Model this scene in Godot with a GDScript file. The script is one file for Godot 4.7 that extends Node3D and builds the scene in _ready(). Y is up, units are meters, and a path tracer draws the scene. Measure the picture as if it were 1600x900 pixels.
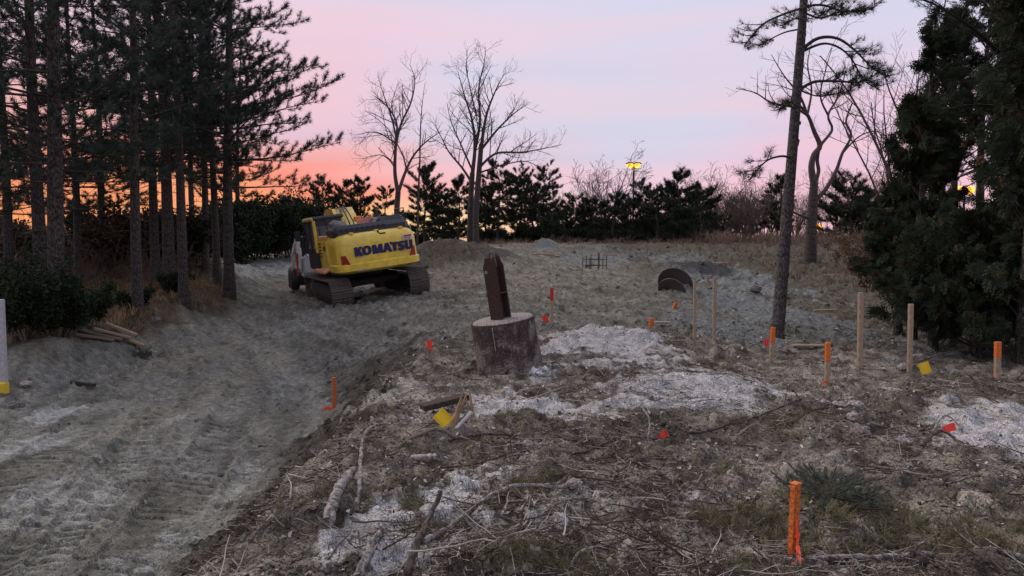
extends Node3D
# A cleared building site at dusk: a rough track, heaps of crushed stone, an excavator, pines and bare trees against a sunset.

const MOUNDS = [
	[-3.09, -33.00, 2.90, 2.20, 1.15],
	[1.45, -10.57, 1.15, 1.00, 0.17],
	[0.91, -10.06, 0.60, 0.60, 0.08],
	[1.85, -7.53, 0.75, 0.55, 0.12],
	[2.25, -7.46, 0.50, 0.35, 0.05],
	[-0.06, -6.63, 0.42, 0.28, 0.04],
	[4.19, -19.60, 0.80, 0.70, 0.32],
	[3.47, -18.43, 1.00, 0.60, 0.16],
	[1.83, -43.00, 0.75, 0.75, 0.55],
	[4.69, -38.00, 1.00, 0.90, 0.42],
	[3.58, -40.00, 1.00, 0.80, 0.25],
	[4.07, -33.00, 1.10, 0.90, 0.25],
	[7.36, -29.00, 1.50, 0.90, 0.34],
	[-8.26, -13.24, 0.90, 1.30, 0.50],
	[-8.54, -15.67, 0.90, 1.20, 0.42],
	[-8.31, -19.38, 0.90, 0.90, 0.12],
	[2.67, -5.84, 0.35, 0.25, 0.07],
	[0.27, -4.50, 0.35, 0.22, 0.12],
	[-0.47, -5.42, 0.50, 0.20, 0.08],
	[1.14, -10.25, 0.50, 0.30, 0.08],
	[3.46, -6.47, 0.70, 0.50, 0.07],
	[1.73, -3.97, 0.45, 0.30, 0.07],
	[0.00, -3.32, 0.40, 0.20, 0.06],
	[-13.61, -34.00, 2.00, 2.00, 0.50],
]


var rng := RandomNumberGenerator.new()
var n_big := FastNoiseLite.new()
var n_mid := FastNoiseLite.new()
var n_fine := FastNoiseLite.new()
var n_clod := FastNoiseLite.new()
var n_patch := FastNoiseLite.new()
var mats := {}
var used_names := {}

# ------------------------------------------------------------------ small helpers
func lin(r: float, g: float, b: float) -> Color:   # a real-world base colour as the sRGB value that materials take
	return Color(r, g, b).linear_to_srgb()

func ss(a: float, b: float, t: float) -> float:
	return smoothstep(a, b, t)

func numbered(called: String) -> String:
	if not used_names.has(called):
		used_names[called] = 0
		return called
	used_names[called] += 1
	return "%s_%03d" % [called, used_names[called]]

func tag(o: Node, label: String, category: String, group := "", kind := "") -> Node:
	o.set_meta("label", label)
	if category != "": o.set_meta("category", category)
	if group != "": o.set_meta("group", group)
	if kind != "": o.set_meta("kind", kind)
	return o

func thing(called: String, at: Vector3, label: String, category: String, group := "") -> Node3D:
	var o := Node3D.new()
	o.name = numbered(called)
	add_child(o, true)
	o.position = at
	tag(o, label, category, group)
	return o

func put(called: String, mesh: Mesh, m: Material, parent: Node = null) -> MeshInstance3D:
	var o := MeshInstance3D.new()
	o.mesh = mesh
	o.material_override = m
	if parent == null:
		o.name = numbered(called)
		add_child(o, true)
	else:
		var used := 0
		for c in parent.get_children():
			if String(c.name) == called or (String(c.name).begins_with(called + "_") and String(c.name).length() == called.length() + 4 and String(c.name).right(3).is_valid_int()): used += 1
		o.name = called if used == 0 else "%s_%03d" % [called, used]
		parent.add_child(o, true)
	return o

func scatter(called: String, mesh: Mesh, m: Material, buf: PackedFloat32Array, parent: Node = null) -> MultiMeshInstance3D:
	var mm := MultiMesh.new()
	mm.transform_format = MultiMesh.TRANSFORM_3D
	mm.use_colors = true
	mm.mesh = mesh
	mm.instance_count = buf.size() / 16
	mm.buffer = buf
	var o := MultiMeshInstance3D.new()
	o.multimesh = mm
	o.material_override = m
	o.set_meta("kind", "stuff")
	o.name = numbered(called) if parent == null else called
	if parent == null: add_child(o, true)
	else: parent.add_child(o, true)
	return o

func push(buf: PackedFloat32Array, b: Basis, p: Vector3, c: Color) -> void:
	var k := buf.size()
	buf.resize(k + 16)
	buf[k] = b.x.x; buf[k + 1] = b.y.x; buf[k + 2] = b.z.x; buf[k + 3] = p.x
	buf[k + 4] = b.x.y; buf[k + 5] = b.y.y; buf[k + 6] = b.z.y; buf[k + 7] = p.y
	buf[k + 8] = b.x.z; buf[k + 9] = b.y.z; buf[k + 10] = b.z.z; buf[k + 11] = p.z
	buf[k + 12] = c.r; buf[k + 13] = c.g; buf[k + 14] = c.b; buf[k + 15] = 1.0

func along(dir: Vector3, roll: float) -> Basis:   # y along dir, turned about it
	var y := dir.normalized()
	var h := Vector3.RIGHT if absf(y.x) < 0.8 else Vector3.FORWARD
	var x := h.cross(y).normalized()
	var z := x.cross(y)
	return Basis(x * cos(roll) + z * sin(roll), y, -x * sin(roll) + z * cos(roll))

func rnd(a: float, b: float) -> float:
	return rng.randf_range(a, b)

func rvec() -> Vector3:
	return Vector3(rng.randfn(), rng.randfn(), rng.randfn()).normalized()

# ------------------------------------------------------------------ a mesh under construction
class Shape:
	var v := PackedVector3Array()
	var n := PackedVector3Array()
	var c := PackedColorArray()
	var tint := Color(0, 0, 0, 0)
	var idx := PackedInt32Array()
	func tri(a: Vector3, b: Vector3, d: Vector3) -> void:   # counter-clockwise seen from outside
		var m := (b - a).cross(d - a).normalized()
		var k := v.size()
		v.append(a); v.append(d); v.append(b)
		n.append(m); n.append(m); n.append(m)
		if tint.a > 0.0:
			c.append(tint); c.append(tint); c.append(tint)
		idx.append(k); idx.append(k + 1); idx.append(k + 2)
	func quad(a: Vector3, b: Vector3, d: Vector3, e: Vector3) -> void:
		tri(a, b, d)
		tri(a, d, e)
	func box(at: Vector3, size: Vector3, bevel := 0.0, turn := Basis.IDENTITY) -> void:
		var h := size * 0.5
		var q: float = minf(bevel, minf(h.x, minf(h.y, h.z)) * 0.9)
		if q <= 0.0:
			var p := []
			for i in 8: p.append(at + turn * Vector3(h.x if i & 1 else -h.x, h.y if i & 2 else -h.y, h.z if i & 4 else -h.z))
			quad(p[4], p[5], p[7], p[6]); quad(p[1], p[0], p[2], p[3])
			quad(p[5], p[1], p[3], p[7]); quad(p[0], p[4], p[6], p[2])
			quad(p[6], p[7], p[3], p[2]); quad(p[0], p[1], p[5], p[4])
			return
		var X := []; var Y := []; var Z := []
		for i in 8:
			var sx := 1.0 if i & 1 else -1.0
			var sy := 1.0 if i & 2 else -1.0
			var sz := 1.0 if i & 4 else -1.0
			X.append(at + turn * Vector3(sx * h.x, sy * (h.y - q), sz * (h.z - q)))
			Y.append(at + turn * Vector3(sx * (h.x - q), sy * h.y, sz * (h.z - q)))
			Z.append(at + turn * Vector3(sx * (h.x - q), sy * (h.y - q), sz * h.z))
		quad(Z[4], Z[5], Z[7], Z[6]); quad(Z[1], Z[0], Z[2], Z[3])
		quad(X[5], X[1], X[3], X[7]); quad(X[0], X[4], X[6], X[2])
		quad(Y[6], Y[7], Y[3], Y[2]); quad(Y[0], Y[1], Y[5], Y[4])
		quad(Z[7], Y[7], Y[6], Z[6]); quad(Z[5], Z[4], Y[4], Y[5])
		quad(Y[3], Z[3], Z[2], Y[2]); quad(Z[1], Y[1], Y[0], Z[0])
		quad(X[7], X[3], Y[3], Y[7]); quad(X[5], Y[5], Y[1], X[1])
		quad(X[6], Y[6], Y[2], X[2]); quad(X[4], X[0], Y[0], Y[4])
		quad(Z[5], X[5], X[7], Z[7]); quad(Z[4], Z[6], X[6], X[4])
		quad(X[1], Z[1], Z[3], X[3]); quad(X[0], X[2], Z[2], Z[0])
		tri(X[7], Y[7], Z[7]); tri(Y[6], X[6], Z[6]); tri(Y[5], X[5], Z[5]); tri(X[4], Y[4], Z[4])
		tri(Y[3], X[3], Z[3]); tri(X[2], Y[2], Z[2]); tri(X[1], Y[1], Z[1]); tri(Y[0], X[0], Z[0])
	func tube(pts: PackedVector3Array, radii: PackedFloat32Array, sides: int, caps := true) -> void:
		var m := pts.size()
		var k0 := v.size()
		var up := (pts[1] - pts[0]).normalized()
		var x := (Vector3.RIGHT if absf(up.x) < 0.8 else Vector3.FORWARD).cross(up).normalized()
		for i in m:
			var d: Vector3
			if i == 0: d = pts[1] - pts[0]
			elif i == m - 1: d = pts[m - 1] - pts[m - 2]
			else: d = pts[i + 1] - pts[i - 1]
			d = d.normalized()
			x = (x - d * x.dot(d)).normalized()
			var y := d.cross(x)
			for s in sides:
				var a := TAU * s / sides
				var o := x * cos(a) + y * sin(a)
				v.append(pts[i] + o * radii[i])
				n.append(o)
				if tint.a > 0.0: c.append(tint)
		for i in m - 1:
			for s in sides:
				var a := k0 + i * sides + s
				var b := k0 + i * sides + (s + 1) % sides
				idx.append(a); idx.append(a + sides); idx.append(b)
				idx.append(b); idx.append(a + sides); idx.append(b + sides)
		if caps:
			for s in range(1, sides - 1):
				tri(v[k0], v[k0 + s + 1], v[k0 + s])
				var e := k0 + (m - 1) * sides
				tri(v[e], v[e + s], v[e + s + 1])
	func lathe(profile: Array, sides: int, xf := Transform3D.IDENTITY) -> void:   # profile of Vector2(radius, y) upwards; flat rings welded later by smooth()
		for i in profile.size() - 1:
			var a: Vector2 = profile[i]
			var b: Vector2 = profile[i + 1]
			for s in sides:
				var t0 := TAU * s / sides
				var t1 := TAU * (s + 1) / sides
				var p0 := xf * Vector3(a.x * cos(t0), a.y, -a.x * sin(t0))
				var p1 := xf * Vector3(a.x * cos(t1), a.y, -a.x * sin(t1))
				var q0 := xf * Vector3(b.x * cos(t0), b.y, -b.x * sin(t0))
				var q1 := xf * Vector3(b.x * cos(t1), b.y, -b.x * sin(t1))
				if a.x > 0.0001: tri(p0, p1, q1)
				if b.x > 0.0001: tri(p0, q1, q0)
	func loft(rings: Array, cap := true) -> void:   # rings of equal length, counter-clockwise seen from above, from low to high
		for i in rings.size() - 1:
			var a: PackedVector3Array = rings[i]
			var b: PackedVector3Array = rings[i + 1]
			var m := a.size()
			for s in m: quad(a[s], a[(s + 1) % m], b[(s + 1) % m], b[s])
		if cap:
			for e in [0, rings.size() - 1]:
				var r: PackedVector3Array = rings[e]
				var mid := Vector3.ZERO
				for p in r: mid += p
				mid /= r.size()
				for s in r.size():
					if e == 0: tri(mid, r[(s + 1) % r.size()], r[s])
					else: tri(mid, r[s], r[(s + 1) % r.size()])
	func prism(outline: PackedVector2Array, depth: float, xf := Transform3D.IDENTITY) -> void:   # outline in xy, counter-clockwise, extruded along +z
		var o := outline
		if Geometry2D.is_polygon_clockwise(o): o.reverse()
		var t := Geometry2D.triangulate_polygon(o)
		for i in range(0, t.size(), 3):
			var a := o[t[i]]; var b := o[t[i + 1]]; var d := o[t[i + 2]]
			if (b - a).cross(d - a) < 0.0:
				var w := b; b = d; d = w
			tri(xf * Vector3(a.x, a.y, depth), xf * Vector3(b.x, b.y, depth), xf * Vector3(d.x, d.y, depth))
			tri(xf * Vector3(a.x, a.y, 0), xf * Vector3(d.x, d.y, 0), xf * Vector3(b.x, b.y, 0))
		for i in o.size():
			var a := o[i]; var b := o[(i + 1) % o.size()]
			quad(xf * Vector3(a.x, a.y, 0), xf * Vector3(b.x, b.y, 0), xf * Vector3(b.x, b.y, depth), xf * Vector3(a.x, a.y, depth))
	func ball(at: Vector3, r: Vector3, rough := 0.0, seed := 0, level := 1) -> void:   # a lumpy stone or clod
		var t := (1.0 + sqrt(5.0)) / 2.0
		var p := [Vector3(-1, t, 0), Vector3(1, t, 0), Vector3(-1, -t, 0), Vector3(1, -t, 0), Vector3(0, -1, t), Vector3(0, 1, t), Vector3(0, -1, -t), Vector3(0, 1, -t), Vector3(t, 0, -1), Vector3(t, 0, 1), Vector3(-t, 0, -1), Vector3(-t, 0, 1)]
		var f := [[0, 11, 5], [0, 5, 1], [0, 1, 7], [0, 7, 10], [0, 10, 11], [1, 5, 9], [5, 11, 4], [11, 10, 2], [10, 7, 6], [7, 1, 8], [3, 9, 4], [3, 4, 2], [3, 2, 6], [3, 6, 8], [3, 8, 9], [4, 9, 5], [2, 4, 11], [6, 2, 10], [8, 6, 7], [9, 8, 1]]
		var tris := []
		for q in f: tris.append([p[q[0]].normalized(), p[q[1]].normalized(), p[q[2]].normalized()])
		for l in level:
			var nt := []
			for q in tris:
				var ab: Vector3 = (q[0] + q[1]).normalized()
				var bc: Vector3 = (q[1] + q[2]).normalized()
				var ca: Vector3 = (q[2] + q[0]).normalized()
				nt.append([q[0], ab, ca]); nt.append([q[1], bc, ab]); nt.append([q[2], ca, bc]); nt.append([ab, bc, ca])
			tris = nt
		var fn := FastNoiseLite.new()
		fn.seed = seed
		fn.frequency = 0.9
		for q in tris:
			var w := []
			for d: Vector3 in q:
				var k := 1.0 + rough * (fn.get_noise_3dv(d) * 1.2 + 0.5 * fn.get_noise_3dv(d * 2.7))
				w.append(at + Vector3(d.x * r.x, d.y * r.y, d.z * r.z) * k)
			tri(w[0], w[1], w[2])
	func smooth(crease_degrees: float) -> void:
		var near := {}
		var limit := cos(deg_to_rad(crease_degrees))
		for i in v.size():
			var key := Vector3i((v[i] * 4000.0).round())
			if near.has(key): near[key].append(i)
			else: near[key] = [i]
		var out := n.duplicate()
		for key in near:
			for i in near[key]:
				var sum := Vector3.ZERO
				for j in near[key]:
					if n[i].dot(n[j]) > limit: sum += n[j]
				if sum.length() > 0.001: out[i] = sum.normalized()
		n = out
	func done() -> ArrayMesh:
		var a := []
		a.resize(Mesh.ARRAY_MAX)
		a[Mesh.ARRAY_VERTEX] = v
		a[Mesh.ARRAY_NORMAL] = n
		if c.size() == v.size(): a[Mesh.ARRAY_COLOR] = c
		a[Mesh.ARRAY_INDEX] = idx
		var m := ArrayMesh.new()
		m.add_surface_from_arrays(Mesh.PRIMITIVE_TRIANGLES, a)
		return m

# ------------------------------------------------------------------ textures and materials
func noise(seed: int, freq: float, octaves := 4, kind := FastNoiseLite.TYPE_SIMPLEX_SMOOTH) -> FastNoiseLite:
	var f := FastNoiseLite.new()
	f.noise_type = kind
	f.seed = seed
	f.frequency = freq
	f.fractal_octaves = octaves
	return f

func as_texture(im: Image) -> ImageTexture:
	im.generate_mipmaps()
	return ImageTexture.create_from_image(im)

func speckle(size: int, seed: int, freqs: Array, weights: Array, dark: Color, light: Color, contrast: float) -> ImageTexture:   # layered seamless noise between two tones
	var layers := []
	for k in freqs.size(): layers.append(noise(seed + k, freqs[k], 3).get_seamless_image(size, size).get_data())
	var out := PackedByteArray()
	out.resize(size * size * 3)
	for i in size * size:
		var t := 0.0
		for k in layers.size(): t += (layers[k][i] / 255.0 - 0.5) * weights[k]
		t = clampf(0.5 + t * contrast, 0.0, 1.0)
		out[i * 3] = int(255.0 * lerpf(dark.r, light.r, t))
		out[i * 3 + 1] = int(255.0 * lerpf(dark.g, light.g, t))
		out[i * 3 + 2] = int(255.0 * lerpf(dark.b, light.b, t))
	return as_texture(Image.create_from_data(size, size, false, Image.FORMAT_RGB8, out))

func material(called: String, c: Color, rough := 0.9, tex: Texture2D = null, tile := 1.0, metal := 0.0) -> StandardMaterial3D:
	var m := StandardMaterial3D.new()
	m.albedo_color = c
	m.roughness = rough
	m.metallic = metal
	if tex != null:
		m.albedo_texture = tex
		m.uv1_triplanar = true
		m.uv1_scale = Vector3.ONE / tile
	mats[called] = m
	return m

func relief(m: StandardMaterial3D, tex: Texture2D, cm: float) -> void:
	m.heightmap_enabled = true
	m.heightmap_texture = tex
	m.heightmap_scale = cm

# ------------------------------------------------------------------ the ground
func ground_base(x: float, z: float) -> float:
	var d := -z
	var k := ss(9.0, 24.0, d)
	var t := ss(-2.7 - 7.3 * k, -1.0 + 1.5 * k, x)
	var road := -0.95 + 0.05 * ss(8.0, 24.0, d) + 0.35 * ss(27.0, 40.0, d)
	var h := road * (1.0 - t)
	h += 1.35 * ss(18.0, 50.0, d) - 4.5 * ss(56.0, 100.0, d)
	var xw := -7.3 - 0.07 * (d - 10.0) - 0.36 * maxf(0.0, d - 25.0)
	h += 0.55 * ss(0.0, 2.5, xw - x)
	for m in MOUNDS:
		var dx: float = (x - m[0]) / m[2]
		if absf(dx) > 3.0: continue
		var dz: float = (z - m[1]) / m[3]
		var q := dx * dx + dz * dz
		if q < 9.0: h += m[4] * exp(-q)
	return h

func bank_at(x: float, d: float) -> float:   # 0 down on the track, 1 up on the terrace
	var k := ss(9.0, 24.0, d)
	return ss(-2.7 - 7.3 * k, -1.0 + 1.5 * k, x)

const STRIPS = [[-2.75, 0.2, 0.25], [-3.55, 0.235, -0.2], [-4.5, 0.235, -0.2], [-5.35, 0.16, 0.3], [-6.3, 0.14, 0.1], [-3.2, 0.33, 0.3]]

func strip_offset(x: float, d: float, s: Array) -> float:
	var bend := 0.011 * (d - 5.0) * (d - 5.0) * ss(0.0, 12.0, d - 8.0)
	return x - (s[0] - s[1] * (d - 5.0) - bend)

func ground(x: float, z: float) -> float:
	var d := -z
	var h := ground_base(x, z)
	var far := ss(10.0, 24.0, d)
	var t := bank_at(x, d)
	h += n_big.get_noise_2d(x, z) * (0.07 + 0.07 * far)
	var m := n_mid.get_noise_2d(x, z)
	var f := n_fine.get_noise_2d(x, z)
	var c := n_clod.get_noise_2d(x, z)
	var loose := 1.0
	var print := 0.0
	if t < 0.5 and d > 2.5 and d < 34.0:   # prints of crawler tracks
		var w := (1.0 - ss(0.15, 0.45, t)) * (1.0 - ss(20.0, 34.0, d))
		for s in STRIPS:
			var off := strip_offset(x, d, s)
			var inside := 1.0 - ss(0.24, 0.31, absf(off))
			if inside > 0.0:
				var ph := fposmod(d * 1.02 + off * s[2] + 0.3 * n_patch.get_noise_2d(x * 1.1, z * 1.1), 0.19) / 0.19
				var ridge := ss(0.03, 0.2, absf(ph - 0.5))
				var broken := ss(-0.3, 0.1, n_mid.get_noise_2d(x * 0.7 + 9.0 + s[0], z * 0.7))
				print += w * inside * (0.075 * (ridge - 1.0) * broken - 0.01)
				loose = minf(loose, 1.0 - 0.8 * w * inside)
			else: print += w * 0.03 * (1.0 - ss(0.31, 0.42, absf(off)))
	var lively := (0.75 + 0.35 * ss(0.05, 0.35, t)) * loose
	h += print + m * 0.035 * lively + f * 0.016 * lively
	h += ss(0.1, 0.2, c + f * 0.25) * 0.026 * (0.4 + ss(-0.2, 0.3, m)) * (1.0 + 0.8 * far) * loose
	h += maxf(0.0, c - 0.15) * 0.1 * ss(0.02, 0.3, t) * (1.0 - 0.55 * ss(0.85, 1.0, t))
	h += maxf(0.0, n_clod.get_noise_2d(x * 0.33 + 40.0, z * 0.33)) * 0.2 * far * ss(0.1, 0.6, n_patch.get_noise_2d(x * 0.7, z * 0.7) + 0.35)
	return h

func on_ground(p: Vector3, lift := 0.0) -> Vector3:
	return Vector3(p.x, ground(p.x, p.z) + lift, p.z)

var patches := [   # [x, z, half width, half depth], colour, strength
	[[1.36, -9.88, 1.05, 2.10], "lime", 1.0], [[0.67, -9.76, 0.50, 0.49], "lime", 0.8], [[1.73, -7.19, 0.92, 1.08], "lime", 1.0], [[1.12, -6.47, 0.72, 0.22], "lime", 0.85],
	[[0.17, -6.47, 0.61, 0.34], "lime", 1.0], [[0.69, -6.11, 0.57, 0.20], "lime", 0.7], [[-0.12, -6.67, 0.34, 0.60], "lime", 0.7], [[2.44, -7.28, 0.31, 0.64], "lime", 0.7],
	[[3.72, -5.59, 0.52, 0.96], "lime", 1.0], [[4.26, -6.17, 0.42, 0.71], "lime", 0.9], [[3.72, -6.25, 0.27, 0.34], "lime", 0.5], [[2.98, -5.37, 0.32, 0.15], "lime", 0.6], [[-0.71, -3.62, 0.29, 0.54], "lime", 0.95], [[-0.35, -4.07, 0.33, 0.52], "lime", 0.8], [[-0.47, -3.40, 0.44, 0.34], "lime", 0.9], [[0.00, -3.60, 0.37, 0.38], "lime", 0.5], [[0.21, -3.97, 0.34, 0.26], "lime", 0.35],
	[[-0.15, -4.35, 0.22, 0.35], "lime", 0.4], [[-0.52, -3.30, 0.34, 0.17], "lime", 0.6], [[-1.30, -7.57, 0.45, 0.71], "lime", 0.25], [[-0.61, -6.45, 0.33, 0.35], "lime", 0.35], [[0.35, -8.03, 0.21, 0.35], "lime", 0.7],
	[[0.93, -3.32, 0.34, 0.10], "lime", 0.15], [[0.99, -3.91, 0.33, 0.18], "lime", 0.3], [[1.48, -3.86, 0.20, 0.19], "lime", 0.22],
	[[-6.39, -10.49, 0.40, 0.63], "pale", 1.0], [[-5.78, -8.68, 0.44, 0.83], "pale", 0.8], [[-4.58, -10.11, 0.24, 0.44], "pale", 0.9], [[-2.82, -7.92, 0.20, 0.32], "pale", 0.7], [[-4.18, -6.58, 0.73, 0.65], "pale", 0.65],
	[[-2.80, -5.74, 0.29, 0.51], "pale", 0.4], [[-2.76, -6.74, 0.29, 0.98], "pale", 0.45], [[-11.59, -35.73, 1.83, 3.37], "pale", 0.8], [[-4.38, -8.16, 1.11, 0.99], "pale", 0.35],
	[[7.46, -27.30, 1.63, 9.29], "gravel", 1.0], [[5.37, -16.96, 1.01, 9.51], "gravel", 1.0], [[3.69, -13.03, 1.00, 3.31], "gravel", 0.8], [[6.83, -36.44, 4.35, 3.25], "gravel", 0.6], [[3.61, -32.57, 1.67, 2.89], "gravel", 0.9], [[1.78, -41.76, 1.07, 1.64], "gravel", 1.0],
	[[7.29, -29.00, 1.19, 3.88], "asphalt", 1.0], [[-3.0, -33.0, 3.6, 3.0], "dark", 0.8], [[-2.03, -31.70, 1.62, 0.48], "dark", 0.7], [[5.19, -12.09, 0.93, 1.96], "dark", 0.45], [[1.03, -9.19, 0.71, 0.37], "dark", 0.8],
	[[2.99, -6.29, 1.18, 0.70], "dark", 0.5], [[1.22, -5.42, 1.02, 0.45], "dark", 0.55], [[-0.73, -5.28, 0.50, 0.54], "dark", 0.45], [[-2.32, -13.53, 1.27, 0.91], "pale", 0.3],
	[[-6.60, -15.36, 0.79, 3.13], "track", 0.7], [[-4.90, -12.63, 0.65, 3.66], "track", 0.6], [[-0.87, -25.49, 2.17, 2.30], "track", 0.6], [[0.32, -18.82, 2.09, 1.92], "track", 0.4],
	[[0.14, -3.22, 0.36, 0.11], "moss", 0.6], [[1.79, -3.89, 0.40, 0.53], "moss", 0.5], [[1.13, -3.69, 0.38, 0.23], "moss", 0.35], [[2.10, -3.53, 0.36, 0.37], "moss", 0.5], [[0.18, -4.25, 0.33, 0.11], "moss", 0.4]]
const TONES = {"lime": Color(0.86, 0.86, 0.87), "pale": Color(0.4, 0.408, 0.4), "gravel": Color(0.2, 0.21, 0.215), "asphalt": Color(0.07, 0.07, 0.075), "dark": Color(0.075, 0.06, 0.05), "track": Color(0.29, 0.26, 0.205), "moss": Color(0.17, 0.155, 0.095)}

func ground_tone(x: float, z: float) -> Color:
	var d := -z
	var p := n_patch.get_noise_2d(x, z)
	var t := bank_at(x + p * 0.7 + n_mid.get_noise_2d(x * 0.8, z * 0.8) * 0.35, d)
	var m := n_mid.get_noise_2d(x * 1.7 + 31.0, z * 1.7)
	var f := n_fine.get_noise_2d(x * 2.0, z * 2.0)
	var road := Color(0.19, 0.185, 0.162).lerp(Color(0.255, 0.25, 0.235), clampf(0.5 + p * 1.3 + m * 0.4, 0, 1))
	var site := Color(0.165, 0.155, 0.136).lerp(Color(0.255, 0.24, 0.212), clampf(0.5 + p * 1.2 + m * 0.6, 0, 1))
	var litter := Color(0.125, 0.105, 0.09).lerp(Color(0.335, 0.295, 0.255), clampf(0.45 + p * 0.8 + m * 1.0, 0, 1))
	var bank := Color(0.066, 0.057, 0.049).lerp(Color(0.125, 0.11, 0.096), clampf(0.4 + m + f * 0.4, 0, 1))
	if t < 0.6 or d > 12.0:   # paler and darker lanes where machines have run
		var lane := n_mid.get_noise_2d(strip_offset(x, d, STRIPS[1]) * 0.9, d * 0.07 + p * 0.4)
		road = road.lerp(Color(0.3, 0.29, 0.258) if lane > 0.0 else Color(0.14, 0.133, 0.118), clampf(absf(lane) * 1.6, 0.0, 0.75))
		site = site.lerp(Color(0.32, 0.3, 0.262) if lane > 0.0 else Color(0.14, 0.128, 0.11), clampf(absf(lane) * 1.1, 0.0, 0.6))
	var up := litter.lerp(site, ss(8.5, 13.0, d + p * 2.0))
	if x > 3.0: up = up.lerp(Color(0.105, 0.09, 0.07), ss(3.5, 6.0, x + p * 2.0) * ss(9.0, 13.0, d) * 0.85)
	var c := road
	var near := 1.0 - ss(10.0, 18.0, d)
	c = c.lerp(bank, ss(0.03, 0.22, t + m * 0.06) * near)
	c = c.lerp(up, lerpf(ss(0.2, 0.9, t), ss(0.75, 1.02, t + m * 0.15), near))
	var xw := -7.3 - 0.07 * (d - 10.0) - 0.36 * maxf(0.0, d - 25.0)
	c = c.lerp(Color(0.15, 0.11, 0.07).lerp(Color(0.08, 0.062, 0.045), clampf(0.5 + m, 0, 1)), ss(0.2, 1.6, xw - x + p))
	c = c.lerp(Color(0.16, 0.12, 0.075), ss(46.0, 51.0, d + p * 3.0))
	for q in patches:
		var b: Array = q[0]
		var dx: float = (x - b[0]) / b[2]
		if absf(dx) > 1.6: continue
		var dz: float = (z - b[1]) / b[3]
		if absf(dz) > 1.6: continue
		var k := 1.0 - sqrt(dx * dx + dz * dz) + p * 0.5 + m * 0.35 + f * 0.2
		if q[1] == "moss": k += m * 0.4
		if k > 0.0:
			var share: float = q[2] * ss(0.0, 0.6 if q[1] == "lime" or q[1] == "pale" else 0.3, k)
			if q[2] < 0.75: share *= ss(0.0, 0.35, f + m * 0.5 + q[2] * 0.35)
			c = c.lerp(TONES[q[1]], share)
	return c * Color(1.96, 2.05, 2.0) * (1.0 + 0.35 * f + 0.2 * m)

func build_ground() -> void:
	var turns := PackedFloat32Array()
	var a := -46.0
	while a < 46.0:
		turns.append(a)
		a += 0.17
	while a < 314.0:
		turns.append(a)
		a += 4.0
	var rows := PackedFloat32Array()
	var r := 0.3
	while r < 700.0:
		rows.append(r)
		if r < 2.3: r *= 1.1
		elif r < 15.0: r *= 1.0046
		elif r < 58.0: r *= 1.0066
		else: r *= 1.06
	var w := turns.size()
	var m := rows.size()
	var v := PackedVector3Array(); v.resize(w * m)
	var c := PackedColorArray(); c.resize(w * m)
	var uv := PackedVector2Array(); uv.resize(w * m)
	var uv2 := PackedVector2Array(); uv2.resize(w * m)
	for i in m:
		for j in w:
			var q := deg_to_rad(turns[j])
			var x := sin(q) * rows[i]
			var z := -cos(q) * rows[i]
			var k := i * w + j
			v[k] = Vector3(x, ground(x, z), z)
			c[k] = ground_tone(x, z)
			uv[k] = Vector2(x, z) / 1.9
			uv2[k] = Vector2(x * 0.83 + z * 0.56, z * 0.83 - x * 0.56) / 0.71
	var n := PackedVector3Array(); n.resize(w * m)
	var idx := PackedInt32Array(); idx.resize((m - 1) * w * 6)
	var e := 0
	for i in m:
		for j in w:
			var k := i * w + j
			var i0 := maxi(i - 1, 0) * w + j
			var i1 := mini(i + 1, m - 1) * w + j
			var j0 := i * w + (j + w - 1) % w
			var j1 := i * w + (j + 1) % w
			n[k] = (v[j1] - v[j0]).cross(v[i1] - v[i0]).normalized()
			if n[k].y < 0.0: n[k] = -n[k]
			if i < m - 1:
				var s := i * w + (j + 1) % w
				idx[e] = k; idx[e + 1] = k + w; idx[e + 2] = s
				idx[e + 3] = s; idx[e + 4] = k + w; idx[e + 5] = s + w
				e += 6
	var arr := []
	arr.resize(Mesh.ARRAY_MAX)
	arr[Mesh.ARRAY_VERTEX] = v
	arr[Mesh.ARRAY_NORMAL] = n
	arr[Mesh.ARRAY_COLOR] = c
	arr[Mesh.ARRAY_TEX_UV] = uv
	arr[Mesh.ARRAY_TEX_UV2] = uv2
	arr[Mesh.ARRAY_INDEX] = idx
	var me := ArrayMesh.new()
	me.add_surface_from_arrays(Mesh.PRIMITIVE_TRIANGLES, arr)
	var mt := StandardMaterial3D.new()
	mt.vertex_color_use_as_albedo = true
	mt.albedo_texture = speckle(1024, 11, [0.2, 0.06, 0.012], [1.0, 0.5, 0.5], Color(0.58, 0.57, 0.56), Color(1, 1, 1), 1.35)
	mt.detail_enabled = true
	mt.detail_blend_mode = BaseMaterial3D.BLEND_MODE_MUL
	mt.detail_uv_layer = BaseMaterial3D.DETAIL_UV_2
	mt.detail_albedo = speckle(512, 71, [0.25, 0.09], [1.0, 0.6], Color(0.68, 0.675, 0.67), Color(1, 1, 1), 1.4)
	mt.roughness = 1.0
	mt.metallic_specular = 0.25
	var bump := noise(5, 0.09, 4).get_seamless_image(1024, 1024)
	bump.bump_map_to_normal_map(7.0)
	mt.normal_enabled = true
	mt.normal_scale = 1.0
	mt.normal_texture = as_texture(bump)
	var o := put("ground", me, mt)
	o.set_meta("kind", "structure")
	o.set_meta("label", "rough cleared ground with a rutted track, brown terrace and pale lime patches")

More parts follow.
